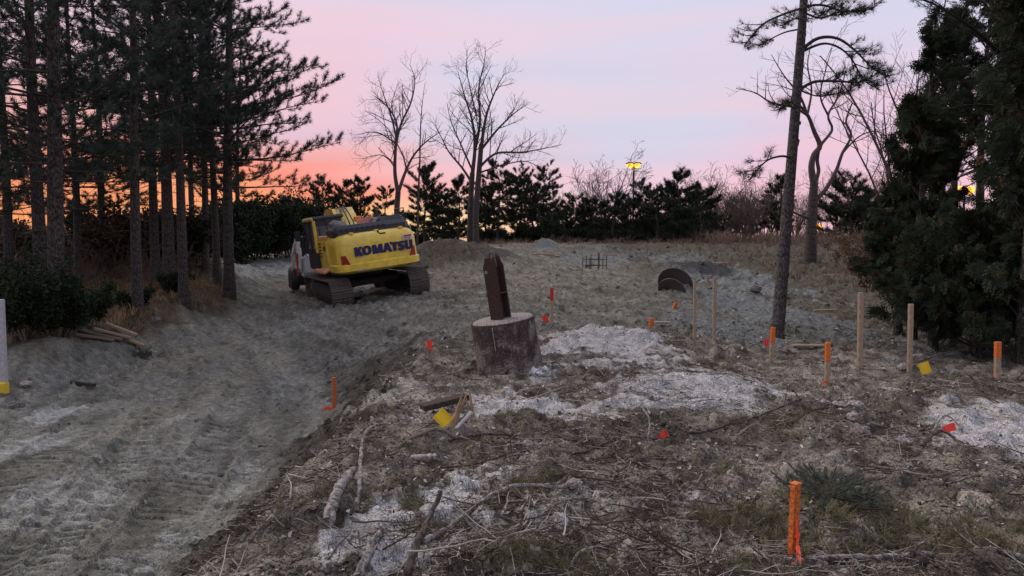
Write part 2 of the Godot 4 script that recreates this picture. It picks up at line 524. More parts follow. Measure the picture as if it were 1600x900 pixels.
# ------------------------------------------------------------------ the sky
func sky_stop(stops: Array, el: float) -> Color:   # stops: [elevation, r, g, b] in the picture's values
	for i in stops.size() - 1:
		if el <= stops[i + 1][0]:
			var t: float = clampf((el - stops[i][0]) / (stops[i + 1][0] - stops[i][0]), 0, 1)
			return Color(stops[i][1], stops[i][2], stops[i][3]).lerp(Color(stops[i + 1][1], stops[i + 1][2], stops[i + 1][3]), t) / 255.0
	var e = stops[-1]
	return Color(e[1], e[2], e[3]) / 255.0

func sky_image() -> Image:
	var w := 1024
	var h := 512
	var sunset := [[0, 250, 172, 120], [2, 248, 160, 104], [4, 246, 148, 104], [6.5, 242, 142, 116], [9, 243, 160, 148], [12, 236, 180, 190], [18, 228, 198, 222], [40, 214, 206, 228], [90, 204, 208, 230]]
	var west := [[0, 255, 214, 140], [2, 255, 196, 120], [3.3, 252, 160, 110], [5, 250, 140, 118], [6.5, 244, 165, 160], [8, 222, 178, 195], [9.3, 232, 182, 198], [11, 240, 185, 195], [14, 234, 192, 206], [18, 232, 204, 224], [40, 214, 208, 230], [90, 204, 208, 230]]
	var middle := [[0, 250, 185, 160], [1.6, 252, 214, 158], [3.4, 246, 200, 176], [5, 241, 182, 184], [7, 222, 196, 212], [9.5, 205, 205, 226], [12.5, 210, 206, 228], [15, 224, 203, 222], [18, 224, 205, 226], [40, 212, 208, 230], [90, 204, 208, 230]]
	var north := [[0, 242, 190, 184], [2.5, 238, 194, 206], [4.5, 226, 198, 214], [7, 210, 203, 222], [10, 207, 205, 224], [13, 212, 205, 226], [18, 214, 207, 228], [40, 208, 209, 232], [90, 204, 208, 230]]
	var side := [[0, 226, 186, 192], [4, 234, 188, 205], [9, 228, 190, 212], [13, 208, 204, 228], [18, 202, 206, 232], [40, 204, 206, 230], [90, 204, 208, 230]]
	var behind := [[0, 186, 180, 204], [6, 200, 186, 208], [14, 196, 194, 218], [40, 196, 200, 224], [90, 204, 208, 230]]
	var keys := [[-180, behind], [-110, behind], [-62, sunset], [-30, sunset], [-14, west], [-2, middle], [9, north], [22, side], [60, side], [120, behind], [180, behind]]
	var soft := noise(21, 0.02, 4)
	var out := PackedFloat32Array()
	out.resize(w * h * 3)
	for j in h:
		var el := 90.0 - (j + 0.5) / h * 180.0
		for i in w:
			var az := wrapf((i + 0.5) / w * 360.0, -180.0, 180.0)
			var c: Color
			if el < -3.0: c = Color(0.42, 0.38, 0.38)
			else:
				var up := maxf(el, 0.0)
				var ca := cos(deg_to_rad(az)) * 60.0
				var sa := sin(deg_to_rad(az)) * 60.0
				var drift := soft.get_noise_3d(ca, up * 5.0, sa)
				var drift2 := soft.get_noise_3d(ca * 2.3 + 50.0, up * 9.0, sa * 2.3)
				var e2 := maxf(0.0, up + drift * 2.6 * ss(0.0, 5.0, up) + drift2 * 0.9)
				var a2 := clampf(az + drift * 5.0 * ss(70.0, 40.0, absf(az)), -179.9, 179.9)
				for k in keys.size() - 1:
					if a2 <= keys[k + 1][0]:
						var t := smoothstep(keys[k][0], keys[k + 1][0], a2)
						c = sky_stop(keys[k][1], e2).lerp(sky_stop(keys[k + 1][1], e2), t)
						break
				var blush := clampf(drift2 * 0.9 + drift * 0.5, -0.5, 0.5) * ss(3.0, 9.0, up) * ss(60.0, 25.0, up)
				c = c.lerp(Color(0.93, 0.78, 0.83) if blush > 0.0 else Color(0.79, 0.82, 0.9), absf(blush) * 0.7)
				var streak := soft.get_noise_3d(ca * 0.9 + 90.0, up * 26.0, sa * 0.9) * ss(2.0, 6.0, up) * ss(50.0, 20.0, up)
				c = c.lerp(Color(0.96, 0.77, 0.79) if streak > 0.0 else Color(0.74, 0.77, 0.86), clampf(absf(streak) * 0.75, 0.0, 0.4))
				c = c.lerp(Color(0.83, 0.82, 0.885), 0.28 * ss(4.5, 9.0, up))
			c = c.srgb_to_linear()
			var q := (j * w + i) * 3
			out[q] = c.r; out[q + 1] = c.g; out[q + 2] = c.b
	return Image.create_from_data(w, h, false, Image.FORMAT_RGBF, out.to_byte_array())

# ------------------------------------------------------------------ plants
func needle_tuft(seed: int, count: int, length: float, width: float, stem: float, open: float) -> ArrayMesh:   # a brush of needles at a twig's end, along +y
	rng.seed = seed
	var s := Shape.new()
	for i in count:
		var from := Vector3(0, rnd(-stem, 0.0), 0)
		var side := Vector3(rng.randfn(), 0, rng.randfn()).normalized()
		var d := (Vector3.UP * rnd(0.35, 1.0) + side * rnd(0.3, open)).normalized()
		var across := d.cross(rvec()).normalized() * width * 0.5
		var tip := from + d * length * rnd(0.7, 1.1)
		s.tri(from - across, from + across, tip)
	return s.done()

func fan_spray(seed: int, length: float) -> ArrayMesh:   # a flat drooping spray of scale leaves, along +y, face +z
	rng.seed = seed
	var s := Shape.new()
	for i in 13:
		var t := (i + 0.5) / 13.0
		var sgn := 1.0 if i % 2 == 0 else -1.0
		var a := Vector3(0, length * t * 0.85, -0.25 * length * t * t)
		var l := length * (0.5 - 0.32 * t) * rnd(0.7, 1.2)
		var d := Vector3(sgn * 0.75, 0.65, rnd(-0.35, 0.15)).normalized()
		var wv := Vector3(-d.y, d.x, 0) * length * 0.05
		var b := a + d * l
		var mid := a + d * l * 0.55
		s.tri(a, mid - wv, mid + wv)
		s.tri(mid - wv, b, mid + wv)
	return s.done()

func leaf_cluster(seed: int, count: int, size: float, spread: float) -> ArrayMesh:
	rng.seed = seed
	var s := Shape.new()
	for i in count:
		var p := rvec() * rnd(0.2, 1.0) * spread
		var d := (rvec() + Vector3.UP * 0.3).normalized()
		var e := d.cross(rvec()).normalized()
		var l := size * rnd(0.7, 1.2)
		s.tri(p, p + d * l * 0.5 + e * l * 0.3, p + d * l)
		s.tri(p, p + d * l, p + d * l * 0.5 - e * l * 0.3)
	return s.done()

func grass_tuft(seed: int, blades: int, height: float, spread: float) -> ArrayMesh:
	rng.seed = seed
	var s := Shape.new()
	for i in blades:
		var a := rnd(0, TAU)
		var p := Vector3(cos(a), 0, sin(a)) * rnd(0, spread)
		var out := Vector3(cos(a + rnd(-0.8, 0.8)), 0, sin(a + rnd(-0.8, 0.8)))
		var hh := height * rnd(0.5, 1.1)
		var w := out.cross(Vector3.UP) * height * 0.016
		var q := p + out * hh * 0.25 + Vector3.UP * hh * 0.6
		var e := p + out * hh * rnd(0.5, 0.9) + Vector3.UP * hh * rnd(0.6, 0.95)
		s.quad(p - w, p + w, q + w * 0.8, q - w * 0.8)
		s.tri(q - w * 0.8, q + w * 0.8, e)
	return s.done()

func wander(from: Vector3, dir: Vector3, length: float, steps: int, wild: float, pull: Vector3) -> PackedVector3Array:
	var pts := PackedVector3Array([from])
	var d := dir.normalized()
	for i in steps:
		d = (d + rvec() * wild + pull / steps).normalized()
		pts.append(pts[-1] + d * length / steps)
	return pts

func taper(count: int, r0: float, r1: float, power := 1.0) -> PackedFloat32Array:
	var r := PackedFloat32Array()
	for i in count: r.append(lerpf(r0, r1, pow(float(i) / (count - 1), power)))
	return r

func trunk_points(height: float, lean: Vector3, wob: float, steps := 14) -> PackedVector3Array:
	var pts := PackedVector3Array()
	var a := rnd(0, TAU)
	for i in steps + 1:
		var t := float(i) / steps
		pts.append(Vector3(0, height * t - 0.15, 0) + lean * t * height + Vector3(sin(t * 5.0 + a), 0, cos(t * 4.0 + a)) * wob * t)
	return pts

func on_line(pts: PackedVector3Array, t: float) -> Vector3:
	var q := clampf(t, 0.0, 0.9999) * (pts.size() - 1)
	var i := int(q)
	return pts[i].lerp(pts[i + 1], q - i)

func line_dir(pts: PackedVector3Array, t: float) -> Vector3:
	var i := int(clampf(t, 0.0, 0.9999) * (pts.size() - 1))
	return (pts[i + 1] - pts[i]).normalized()

func needle_tone(base: Color) -> Color:
	var k := rnd(0.6, 1.45)
	return Color(base.r * k * rnd(0.9, 1.25), base.g * k, base.b * k * rnd(0.85, 1.1))

# needles along one pine branch: side twigs in a flat spray, brushes at their ends
func pine_branch(s: Shape, buf: PackedFloat32Array, pts: PackedVector3Array, r0: float, tone: Color, gap: float, scale: float, start := 0.25, reach := 0.3) -> void:
	s.tube(pts, taper(pts.size(), r0, 0.006, 0.8), 4 if r0 > 0.02 else 3, false)
	var length := 0.0
	for i in pts.size() - 1: length += pts[i].distance_to(pts[i + 1])
	var t := start
	var sgn := 1.0
	while t < 1.0:
		var p := on_line(pts, t)
		var d := line_dir(pts, t)
		var side := d.cross(Vector3.UP).normalized() * sgn
		var l := length * reach * (1.15 - 0.75 * t) * rnd(0.6, 1.2) + 0.1
		var td := (d * rnd(0.5, 0.9) + side * rnd(0.5, 0.9) + Vector3.UP * rnd(-0.1, 0.35)).normalized()
		var tw := wander(p, td, l, 3, 0.18, Vector3.UP * 0.5)
		s.tube(tw, taper(4, minf(0.011, r0 * 0.5), 0.004), 3, false)
		var m := maxi(2, int(l / (0.13 * scale)))
		for k in m:
			var u := lerpf(0.3, 1.0, float(k + 1) / m)
			var q := on_line(tw, u)
			var nd := (line_dir(tw, u) + rvec() * 0.65 + Vector3.UP * 0.35).normalized()
			var sc := scale * rnd(0.75, 1.25)
			push(buf, along(nd, rnd(0, TAU)).scaled(Vector3.ONE * sc), q + rvec() * 0.04 * scale, needle_tone(tone))
		sgn = -sgn
		t += gap / length * rnd(0.7, 1.3)
	for k in 5:
		var u := lerpf(0.75, 1.0, k / 4.0)
		push(buf, along((line_dir(pts, u) + rvec() * 0.5 + Vector3.UP * 0.3), rnd(0, TAU)).scaled(Vector3.ONE * scale * rnd(0.8, 1.2)), on_line(pts, u), needle_tone(tone))

func pine(o: Node3D, seed: int, height: float, r0: float, base: float, radius: float, lean: Vector3, tufts: Mesh, opt := {}) -> void:
	rng.seed = seed
	var tone: Color = opt.get("tone", Color(0.052, 0.074, 0.061))
	var gap: float = opt.get("gap", 0.24)
	var scale: float = opt.get("scale", 1.0)
	var step: float = opt.get("step", 0.55)
	var per: int = opt.get("per", 5)
	var top_power: float = opt.get("power", 0.75)
	var pts := trunk_points(height, lean, opt.get("wob", 0.2))
	var ts := Shape.new()
	var rr := taper(pts.size(), r0, r0 * 0.12, 1.1)
	rr[0] = r0 * 1.3
	ts.tube(pts, rr, 11 if r0 > 0.08 else 6, false)
	var s := Shape.new()
	var buf := PackedFloat32Array()
	var y := base
	while y < height - 0.1:
		var t := (y - base) / (height - base)
		var turn := rnd(0, TAU)
		for k in per:
			if rng.randf() < opt.get("miss", 0.3): continue
			var a := turn + TAU * k / per + rnd(-0.4, 0.4)
			var l := radius * pow(1.0 - t * 0.93, top_power) * rnd(0.6, 1.12) * (0.75 + 0.25 * ss(0.0, 0.12, t))
			var d := Vector3(cos(a), lerpf(opt.get("droop", 0.0), 0.75, t * t) + rnd(-0.1, 0.15), sin(a))
			var b := wander(on_line(pts, y / height) + Vector3.UP * rnd(-0.2, 0.2), d, l, 6, 0.1, Vector3.UP * rnd(-0.15, 0.55))
			pine_branch(s, buf, b, clampf(l * 0.011, 0.008, 0.045), tone, gap, scale, rnd(0.15, 0.35))
		y += step * rnd(0.75, 1.25)
	# dead stubs and bare lower limbs
	for k in int(opt.get("stubs", 10)):
		var yy := rnd(base * 0.35, base + 1.0)
		var a := rnd(0, TAU)
		var l := rnd(0.3, 0.55) * radius * (0.4 + 0.6 * yy / (base + 1.0))
		var b := wander(on_line(pts, yy / height), Vector3(cos(a), rnd(-0.25, 0.1), sin(a)), l, 5, 0.16, Vector3.UP * rnd(-0.4, 0.2))
		s.tube(b, taper(6, 0.016, 0.004), 3, false)
		for q in 4:
			var u := rnd(0.3, 0.95)
			s.tube(wander(on_line(b, u), line_dir(b, u) + rvec() * 0.8, l * rnd(0.15, 0.35), 3, 0.25, Vector3.ZERO), taper(4, 0.007, 0.003), 3, false)
	put("trunk", ts.done(), opt.get("bark", mats["bark"]), o)
	put("branches", s.done(), mats["twig"], o).set_meta("kind", "stuff")
	scatter("needles", tufts, mats["needle"], buf, o)

# side shoots along a line, and shoots along those
func shoots(s: Shape, pts: PackedVector3Array, r0: float, r1: float, level: int, opt: Dictionary, start := 0.15) -> void:
	var length := 0.0
	for i in pts.size() - 1: length += pts[i].distance_to(pts[i + 1])
	var gap: float = opt.gap[level]
	var n := int(length * (1.0 - start) / gap)
	for k in n:
		var t := start + (1.0 - start) * (k + rnd(0.1, 0.9)) / n
		var p := on_line(pts, t)
		var d := line_dir(pts, t)
		var e := d.cross(rvec()).normalized()
		var l: float = opt.length[level] * lerpf(1.15, 0.45, t) * rnd(0.55, 1.2)
		var out := (d * rnd(0.55, 1.0) + e * rnd(0.6, 1.0)).normalized()
		var steps: int = 5 if level == 0 else (4 if level == 1 else 3)
		var line := wander(p, out, l, steps, opt.wild, Vector3.UP * opt.up + Vector3(out.x, 0, out.z) * 0.15)
		var ra := minf(lerpf(r0, r1, t) * 0.62, opt.thick[level])
		var rb := maxf(opt.thin, ra * 0.35)
		s.tube(line, taper(line.size(), ra, rb), 4 if level == 0 else 3, false)
		if level + 1 < opt.gap.size(): shoots(s, line, ra, rb, level + 1, opt, 0.2)

func limb(s: Shape, pts: Array, r0: float, r1: float, sides := 7) -> PackedVector3Array:   # a smooth line through the points
	var c := Curve3D.new()
	for i in pts.size():
		var back: Vector3 = (pts[maxi(i - 1, 0)] - pts[mini(i + 1, pts.size() - 1)]) * 0.17
		c.add_point(pts[i], back, -back)
	c.bake_interval = maxf(0.03, c.get_baked_length() / (pts.size() * 4))
	var b := c.get_baked_points()
	s.tube(b, taper(b.size(), r0, r1), sides, true)
	return b

func local(pts: Array, o: Node3D) -> Array:
	var out := []
	for p in pts: out.append(p - o.position)
	return out

func cedar(o: Node3D, seed: int, height: float, radius: float, tips: int, per_tip: int, spray: Mesh, base := 0.25, stem := 0.07) -> void:
	rng.seed = seed
	var ts := Shape.new()
	var pts := trunk_points(height, Vector3.ZERO, 0.08)
	ts.tube(pts, taper(pts.size(), stem, 0.012), 7, false)
	var s := Shape.new()
	var buf := PackedFloat32Array()
	for k in tips:
		var t := pow(rng.randf(), 0.85)
		var y := lerpf(base, height, t)
		var a := rnd(0, TAU)
		var rad := radius * pow(1.0 - t * 0.95, 0.62) * rnd(0.35, 1.4) * (0.8 + 0.2 * ss(0.0, 0.15, t))
		var from := on_line(pts, y / height - 0.04)
		var tip := Vector3(cos(a) * rad, y + 0.12 * rad, sin(a) * rad)
		var b := PackedVector3Array([from, from.lerp(tip, 0.5) + Vector3.DOWN * 0.08 * rad, tip])
		s.tube(b, taper(3, 0.012, 0.004), 3, false)
		var lump := rnd(0.09, 0.2) * (0.6 + 0.5 * radius)
		var k2 := rnd(0.55, 1.5)
		for q in per_tip:
			var p := tip.lerp(from, rnd(0.0, 0.5) * rng.randf()) + rvec() * lump * rng.randf() * Vector3(1, 0.75, 1)
			var out := Vector3(cos(a), 0, sin(a)) * rnd(0.4, 1.0) + rvec() * 0.55 + Vector3.DOWN * rnd(-0.25, 0.75)
			var c := Color(0.033, 0.043, 0.027) * k2 * rnd(0.75, 1.3)
			if rng.randf() < 0.05: c = Color(0.1, 0.065, 0.035)
			push(buf, along(out, rnd(-0.6, 0.6)).scaled(Vector3.ONE * rnd(0.7, 1.3)), p, c)
	put("trunk", ts.done(), mats["bark"], o)
	put("branches", s.done(), mats["twig"], o).set_meta("kind", "stuff")
	scatter("foliage", spray, mats["needle"], buf, o)

func shrub(o: Node3D, seed: int, height: float, radius: float, stems: int, leaves: int, mesh: Mesh, tone: Color, m_stem := "twig") -> void:
	rng.seed = seed
	var s := Shape.new()
	var buf := PackedFloat32Array()
	for k in stems:
		var a := rnd(0, TAU)
		var line := wander(Vector3(cos(a), -0.05, sin(a)) * radius * rnd(0.0, 0.35), Vector3(cos(a) * rnd(0.2, 0.9), 1.0, sin(a) * rnd(0.2, 0.9)), height * rnd(0.7, 1.15), 6, 0.16, Vector3.UP * 0.1)
		s.tube(line, taper(7, 0.012 * height, 0.004), 3, false)
		for q in 7:
			var u := rnd(0.25, 0.95)
			var tw := wander(on_line(line, u), line_dir(line, u) + rvec() * 0.8, height * rnd(0.15, 0.4), 4, 0.2, Vector3.UP * 0.3)
			s.tube(tw, taper(5, 0.005 * height, 0.0025), 3, false)
			for w in 3:
				var u2 := rnd(0.2, 0.95)
				s.tube(wander(on_line(tw, u2), line_dir(tw, u2) + rvec() * 0.8, height * rnd(0.08, 0.2), 2, 0.2, Vector3.ZERO), taper(3, 0.003 * height, 0.0018), 3, false)
			for w in leaves:
				var p := on_line(tw, rnd(0.2, 1.0)) + rvec() * 0.08 * height
				if p.y > 0.0: push(buf, along(rvec() + Vector3.UP * 0.4, rnd(0, TAU)).scaled(Vector3.ONE * rnd(0.7, 1.3)), p, needle_tone(tone))
	put("stems", s.done(), mats[m_stem], o).set_meta("kind", "stuff")
	if buf.size() > 0: scatter("foliage", mesh, mats["needle"], buf, o)

# ------------------------------------------------------------------ the excavator
func weight_ring(y: float, inset: float, front: float) -> PackedVector3Array:
	var r := PackedVector3Array()
	var half := 1.27 - inset
	r.append(Vector3(-half, y, front))
	for i in 6:
		var a := PI - (PI / 2.0) * (i / 5.0)
		r.append(Vector3(-half + 0.34 + cos(a) * 0.34, y, 2.36 - inset + sin(a) * 0.28))
	for i in range(1, 8):
		var x := lerpf(-half + 0.34, half - 0.34, i / 8.0)
		r.append(Vector3(x, y, 2.64 - inset + 0.1 * (1.0 - pow(x / (half - 0.34), 2.0))))
	for i in 6:
		var a := PI / 2.0 - (PI / 2.0) * (i / 5.0)
		r.append(Vector3(half - 0.34 + cos(a) * 0.34, y, 2.36 - inset + sin(a) * 0.28))
	r.append(Vector3(half, y, front))
	return r

func solid(called: String, m: Material, parent: Node, parts: Array, crease := 0.0) -> MeshInstance3D:   # boxes [centre, size, bevel, turn] as one mesh
	var s := Shape.new()
	for p in parts: s.box(p[0], p[1], p[2] if p.size() > 2 else 0.02, p[3] if p.size() > 3 else Basis.IDENTITY)
	if crease > 0.0: s.smooth(crease)
	return put(called, s.done(), m, parent)

func bar(called: String, m: Material, parent: Node, pts: Array, r: float, sides := 6) -> MeshInstance3D:
	var s := Shape.new()
	s.tube(PackedVector3Array(pts), taper(pts.size(), r, r), sides)
	return put(called, s.done(), m, parent)

func letters(text: String, height: float, depth: float, bold := true, embolden := 0.0) -> TextMesh:
	var f := SystemFont.new()
	f.font_names = PackedStringArray(["Droid Sans"])
	f.font_weight = 700 if bold else 400
	var t := TextMesh.new()
	if embolden != 0.0:
		var fv := FontVariation.new()
		fv.base_font = f
		fv.variation_embolden = embolden
		t.font = fv
	else: t.font = f
	t.text = text
	t.font_size = 64
	t.pixel_size = height / 46.0
	t.depth = depth
	return t

func belt_point(u: float) -> Array:   # a crawler belt in the zy plane: [z, y, turn] at a share of its length
	var half := 1.95
	var r := 0.4
	var straight := half * 2.0
	var total := straight * 2.0 + TAU * r
	var q := fposmod(u, 1.0) * total
	if q < straight: return [-half + q, 2.0 * r + 0.02, 0.0]
	q -= straight
	if q < PI * r:
		var a := PI / 2.0 - q / r
		return [half + cos(a) * r, r + 0.02 + sin(a) * r, q / r]
	q -= PI * r
	if q < straight: return [half - q, 0.02, PI]
	q -= straight
	var b := -PI / 2.0 - q / r
	return [-half + cos(b) * r, r + 0.02 + sin(b) * r, PI + q / r]

func excavator() -> void:
	var o := thing("excavator", Vector3.ZERO, "yellow crawler excavator standing on the rutted track, its rear counterweight towards us", "excavator")
	var c := Vector3(-4.818, -0.310, -24.600)
	o.position = c + Vector3(0, 0.0, 0)
	o.basis = Basis(Vector3.UP, deg_to_rad(24.5)) * Basis(Vector3.BACK, deg_to_rad(7.8))
	var yellow: Material = mats["yellow"]
	var black: Material = mats["black"]
	var steel: Material = mats["steel"]
	# crawlers
	var shoe := Shape.new()
	shoe.box(Vector3(0, 0, 0), Vector3(0.62, 0.035, 0.19), 0.006)
	for q in [-0.065, 0.0, 0.065]: shoe.box(Vector3(0, 0.03, q), Vector3(0.62, 0.03, 0.022), 0.006)
	var shoe_mesh := shoe.done()
	for side in [-1.0, 1.0]:
		var x: float = 1.19 * side
		var tr := solid("track", steel, o, [[Vector3(x, 0.42, 0), Vector3(0.3, 0.34, 3.6), 0.06], [Vector3(x, 0.62, 0), Vector3(0.36, 0.06, 2.9), 0.02], [Vector3(x, 0.25, 0), Vector3(0.24, 0.1, 3.2), 0.02]])
		for k in 52:
			var b := belt_point(k / 52.0)
			var sh := put("track_shoe", shoe_mesh, mats["track_steel"], tr)
			sh.position = Vector3(x, b[1], b[0])
			sh.basis = Basis(Vector3.RIGHT, b[2])
		for e in [-1.0, 1.0]:
			var w := Shape.new()
			w.lathe([Vector2(0.0, -0.14), Vector2(0.2, -0.14), Vector2(0.33, -0.1), Vector2(0.36, -0.04), Vector2(0.36, 0.04), Vector2(0.33, 0.1), Vector2(0.2, 0.14), Vector2(0.12, 0.19), Vector2(0.0, 0.19)], 22, Transform3D(Basis(Vector3.BACK, PI / 2.0 * side * -1.0), Vector3(x, 0.42, 1.95 * e)))
			w.smooth(35)
			put("sprocket" if e > 0 else "idler_wheel", w.done(), mats["worn_steel"], tr)
		for k in 7:
			var w := Shape.new()
			w.lathe([Vector2(0, -0.16), Vector2(0.09, -0.16), Vector2(0.09, 0.16), Vector2(0, 0.16)], 12, Transform3D(Basis(Vector3.BACK, PI / 2.0), Vector3(x, 0.13, -1.3 + k * 0.43)))
			w.smooth(35)
			put("roller", w.done(), steel, tr)
	solid("undercarriage", steel, o, [[Vector3(0, 0.6, 0), Vector3(2.1, 0.3, 1.3), 0.06], [Vector3(0, 0.62, 0.9), Vector3(1.9, 0.2, 0.5), 0.04, Basis(Vector3.RIGHT, 0.2)], [Vector3(0, 0.62, -0.9), Vector3(1.9, 0.2, 0.5), 0.04]])
	var ring := Shape.new()
	ring.lathe([Vector2(0.62, 0.7), Vector2(0.7, 0.72), Vector2(0.7, 0.98), Vector2(0.6, 1.0)], 28)
	ring.smooth(40)
	put("swing_ring", ring.done(), steel, o)
	# deck and body
	solid("deck", steel, o, [[Vector3(0, 1.02, 0.2), Vector3(2.5, 0.12, 3.4), 0.03]])
	var cw := Shape.new()
	var rings := []
	for l in [[0.98, 0.2], [1.03, 0.05], [1.07, 0.0], [1.25, 0.0], [1.285, 0.045], [1.8, 0.05], [1.96, 0.075], [2.06, 0.13], [2.12, 0.22], [2.15, 0.36]]: rings.append(weight_ring(l[0], l[1], 1.42))
	cw.loft(rings)
	cw.smooth(32)
	var weight := put("counterweight", cw.done(), yellow, o)
	solid("lifting_eye", black, weight, [[Vector3(0.18, 2.045, 2.6), Vector3(0.2, 0.05, 0.06), 0.012, Basis(Vector3.RIGHT, -0.5)], [Vector3(0.08, 2.09, 2.56), Vector3(0.05, 0.12, 0.06), 0.012, Basis(Vector3.BACK, 0.4)]])
	var glyph := letters("KOMATSU", 0.325, 0.012, true, 0.9)
	var text := put("lettering", glyph, mats["navy"], o)
	text.position = Vector3(0.14, 1.6, 2.69)
	text.basis = Basis(Vector3.RIGHT, -0.0).scaled(Vector3(0.82, 0.75, 1.0))
	for e in [-0.014, 0.014]:   # a heavy face: strokes set again a little to each side
		var again := put("lettering", glyph, mats["navy"], o)
		again.position = text.position + Vector3(e, e * 0.3, 0.002 + e * 0.05)
		again.basis = text.basis
	solid("lettering", mats["navy"], o, [[Vector3(0.37, 1.74, 2.69), Vector3(0.055, 0.06, 0.014), 0.002]])
	for e in [[-0.98, 1.4, 0.0, 1.0], [1.02, 1.42, 0.0, -1.0]]:
		var r := Shape.new()
		r.prism(PackedVector2Array([Vector2(-0.02 if e[3] > 0 else -0.11, -0.14), Vector2(0.24 if e[3] > 0 else 0.1, -0.14), Vector2(0.13 if e[3] > 0 else 0.1, 0.14), Vector2(-0.02 if e[3] > 0 else 0.02, 0.14)]), 0.012)
		var refl := put("reflector", r.done(), mats["red_glass"], o)
		refl.position = Vector3(e[0] - (0.12 if e[3] > 0 else 0.0), e[1], 2.53 if e[3] > 0 else 2.575)
		refl.rotation.y = -0.42 if e[3] > 0 else 0.3
		refl.set_meta("label", "dark red wedge reflector")
	var st := solid("warning_sticker", mats["white"], o, [[Vector3(0.92, 1.85, 2.625), Vector3(0.3, 0.15, 0.012), 0.003, Basis(Vector3.UP, 0.13)]])
	solid("sticker_band", mats["red_paint"], st, [[Vector3(0.92, 1.885, 2.633), Vector3(0.24, 0.05, 0.01), 0.002, Basis(Vector3.UP, 0.13)]])
	solid("sticker_print", mats["black"], st, [[Vector3(0.92, 1.81, 2.633), Vector3(0.2, 0.012, 0.008), 0.001, Basis(Vector3.UP, 0.13)], [Vector3(0.9, 1.835, 2.633), Vector3(0.2, 0.01, 0.008), 0.001, Basis(Vector3.UP, 0.13)]])
	# seams, rails, hoses and dust on the machine
	for e in [-0.62, 0.72]: solid("seam", black, weight, [[Vector3(e, 2.128, 2.2), Vector3(0.012, 0.012, 0.5), 0.002, Basis(Vector3.RIGHT, 0.12)]])
	solid("dust_lip", mats["dust"], weight, [[Vector3(0.0, 1.262, 2.63), Vector3(1.5, 0.014, 0.05), 0.004], [Vector3(-0.2, 1.06, 2.71), Vector3(1.1, 0.05, 0.012), 0.004]])
	bar("hood_rail", black, o, [Vector3(1.1, 2.3, 2.0), Vector3(1.1, 2.72, 2.0), Vector3(1.1, 2.72, 1.0), Vector3(1.1, 2.3, 1.0)], 0.016)
	for e in 3: bar("hose", black, o, [Vector3(-0.15 + 0.12 * e, 1.6, 0.1), Vector3(-0.2 + 0.14 * e, 2.5, -0.5), Vector3(-0.15 + 0.12 * e, 2.95, -1.3), Vector3(-0.12 + 0.12 * e, 3.04, -2.0)], 0.022)
	# sides
	var sl := solid("side_body", yellow, o, [[Vector3(-0.87, 1.6, 0.75), Vector3(0.78, 1.04, 1.32), 0.05]])
	for k in 2:
		var dr := solid("side_door", yellow, sl, [[Vector3(-1.265, 1.58, 0.45 + k * 0.63), Vector3(0.03, 0.84, 0.57), 0.01]])
		dr.set_meta("label", "yellow side door with louvres")
	for k in 5: solid("louvre", black, sl, [[Vector3(-1.285, 1.52 + 0.1 * k, 0.42), Vector3(0.02, 0.045, 0.3), 0.005]])
	for k in 2: solid("vent", black, sl, [[Vector3(-1.285, 1.78, 0.98 + k * 0.2), Vector3(0.02, 0.14, 0.09), 0.005]])
	for k in 3: solid("marker_lamp", mats["copper"], sl, [[Vector3(-1.24, 2.1, 0.5 + k * 0.42), Vector3(0.12, 0.14, 0.16), 0.03]])
	solid("side_body", yellow, o, [[Vector3(0.9, 1.5, 0.3), Vector3(0.7, 0.86, 2.2), 0.06], [Vector3(0.9, 1.3, -1.3), Vector3(0.66, 0.5, 0.9), 0.05]])
	solid("step", mats["copper"], o, [[Vector3(-1.33, 1.1, 0.55), Vector3(0.3, 0.1, 1.75), 0.03, Basis(Vector3.BACK, 0.35)]])
	# hood
	var hood := solid("engine_hood", mats["slate"], o, [[Vector3(0.0, 2.2, 1.55), Vector3(2.3, 0.42, 1.3), 0.12], [Vector3(0.68, 2.37, 1.45), Vector3(0.95, 0.36, 1.1), 0.16]], 40)
	for k in 9: solid("grille_slat", black, hood, [[Vector3(-0.92 + 0.16 * k, 2.27, 2.205), Vector3(0.1, 0.09, 0.02), 0.004]])
	for k in 4: solid("grille_slat", black, hood, [[Vector3(0.84, 2.35 + 0.055 * k, 2.005), Vector3(0.7, 0.02, 0.02), 0.004]])
	for k in 3: solid("hood_latch", mats["yellow"], hood, [[Vector3(-0.7 + 0.75 * k, 2.16, 2.42 - 0.0), Vector3(0.12, 0.05, 0.08), 0.01]])
	var exhaust := Shape.new()
	exhaust.lathe([Vector2(0.075, 2.5), Vector2(0.085, 2.58), Vector2(0.06, 2.6), Vector2(0.055, 2.76), Vector2(0.045, 2.76), Vector2(0.045, 2.6)], 14, Transform3D(Basis.IDENTITY, Vector3(0.45, 0, 1.2)))
	exhaust.smooth(40)
	put("exhaust_pipe", exhaust.done(), black, o)
	solid("warning_plate", mats["salmon"], o, [[Vector3(0.1, 2.46, 1.0), Vector3(0.5, 0.2, 0.03), 0.01, Basis(Vector3.BACK, 0.25)]])
	solid("air_duct", mats["grey"], o, [[Vector3(-0.75, 2.42, 1.05), Vector3(0.55, 0.3, 0.5), 0.12, Basis(Vector3.BACK, -0.25)]], 40)
	solid("beacon", mats["amber"], o, [[Vector3(-0.02, 2.56, 0.6), Vector3(0.22, 0.17, 0.18), 0.03]])
	# cab
	var cab := solid("cab", black, o, [[Vector3(-0.86, 1.45, -0.7), Vector3(0.98, 0.74, 1.75), 0.05]])
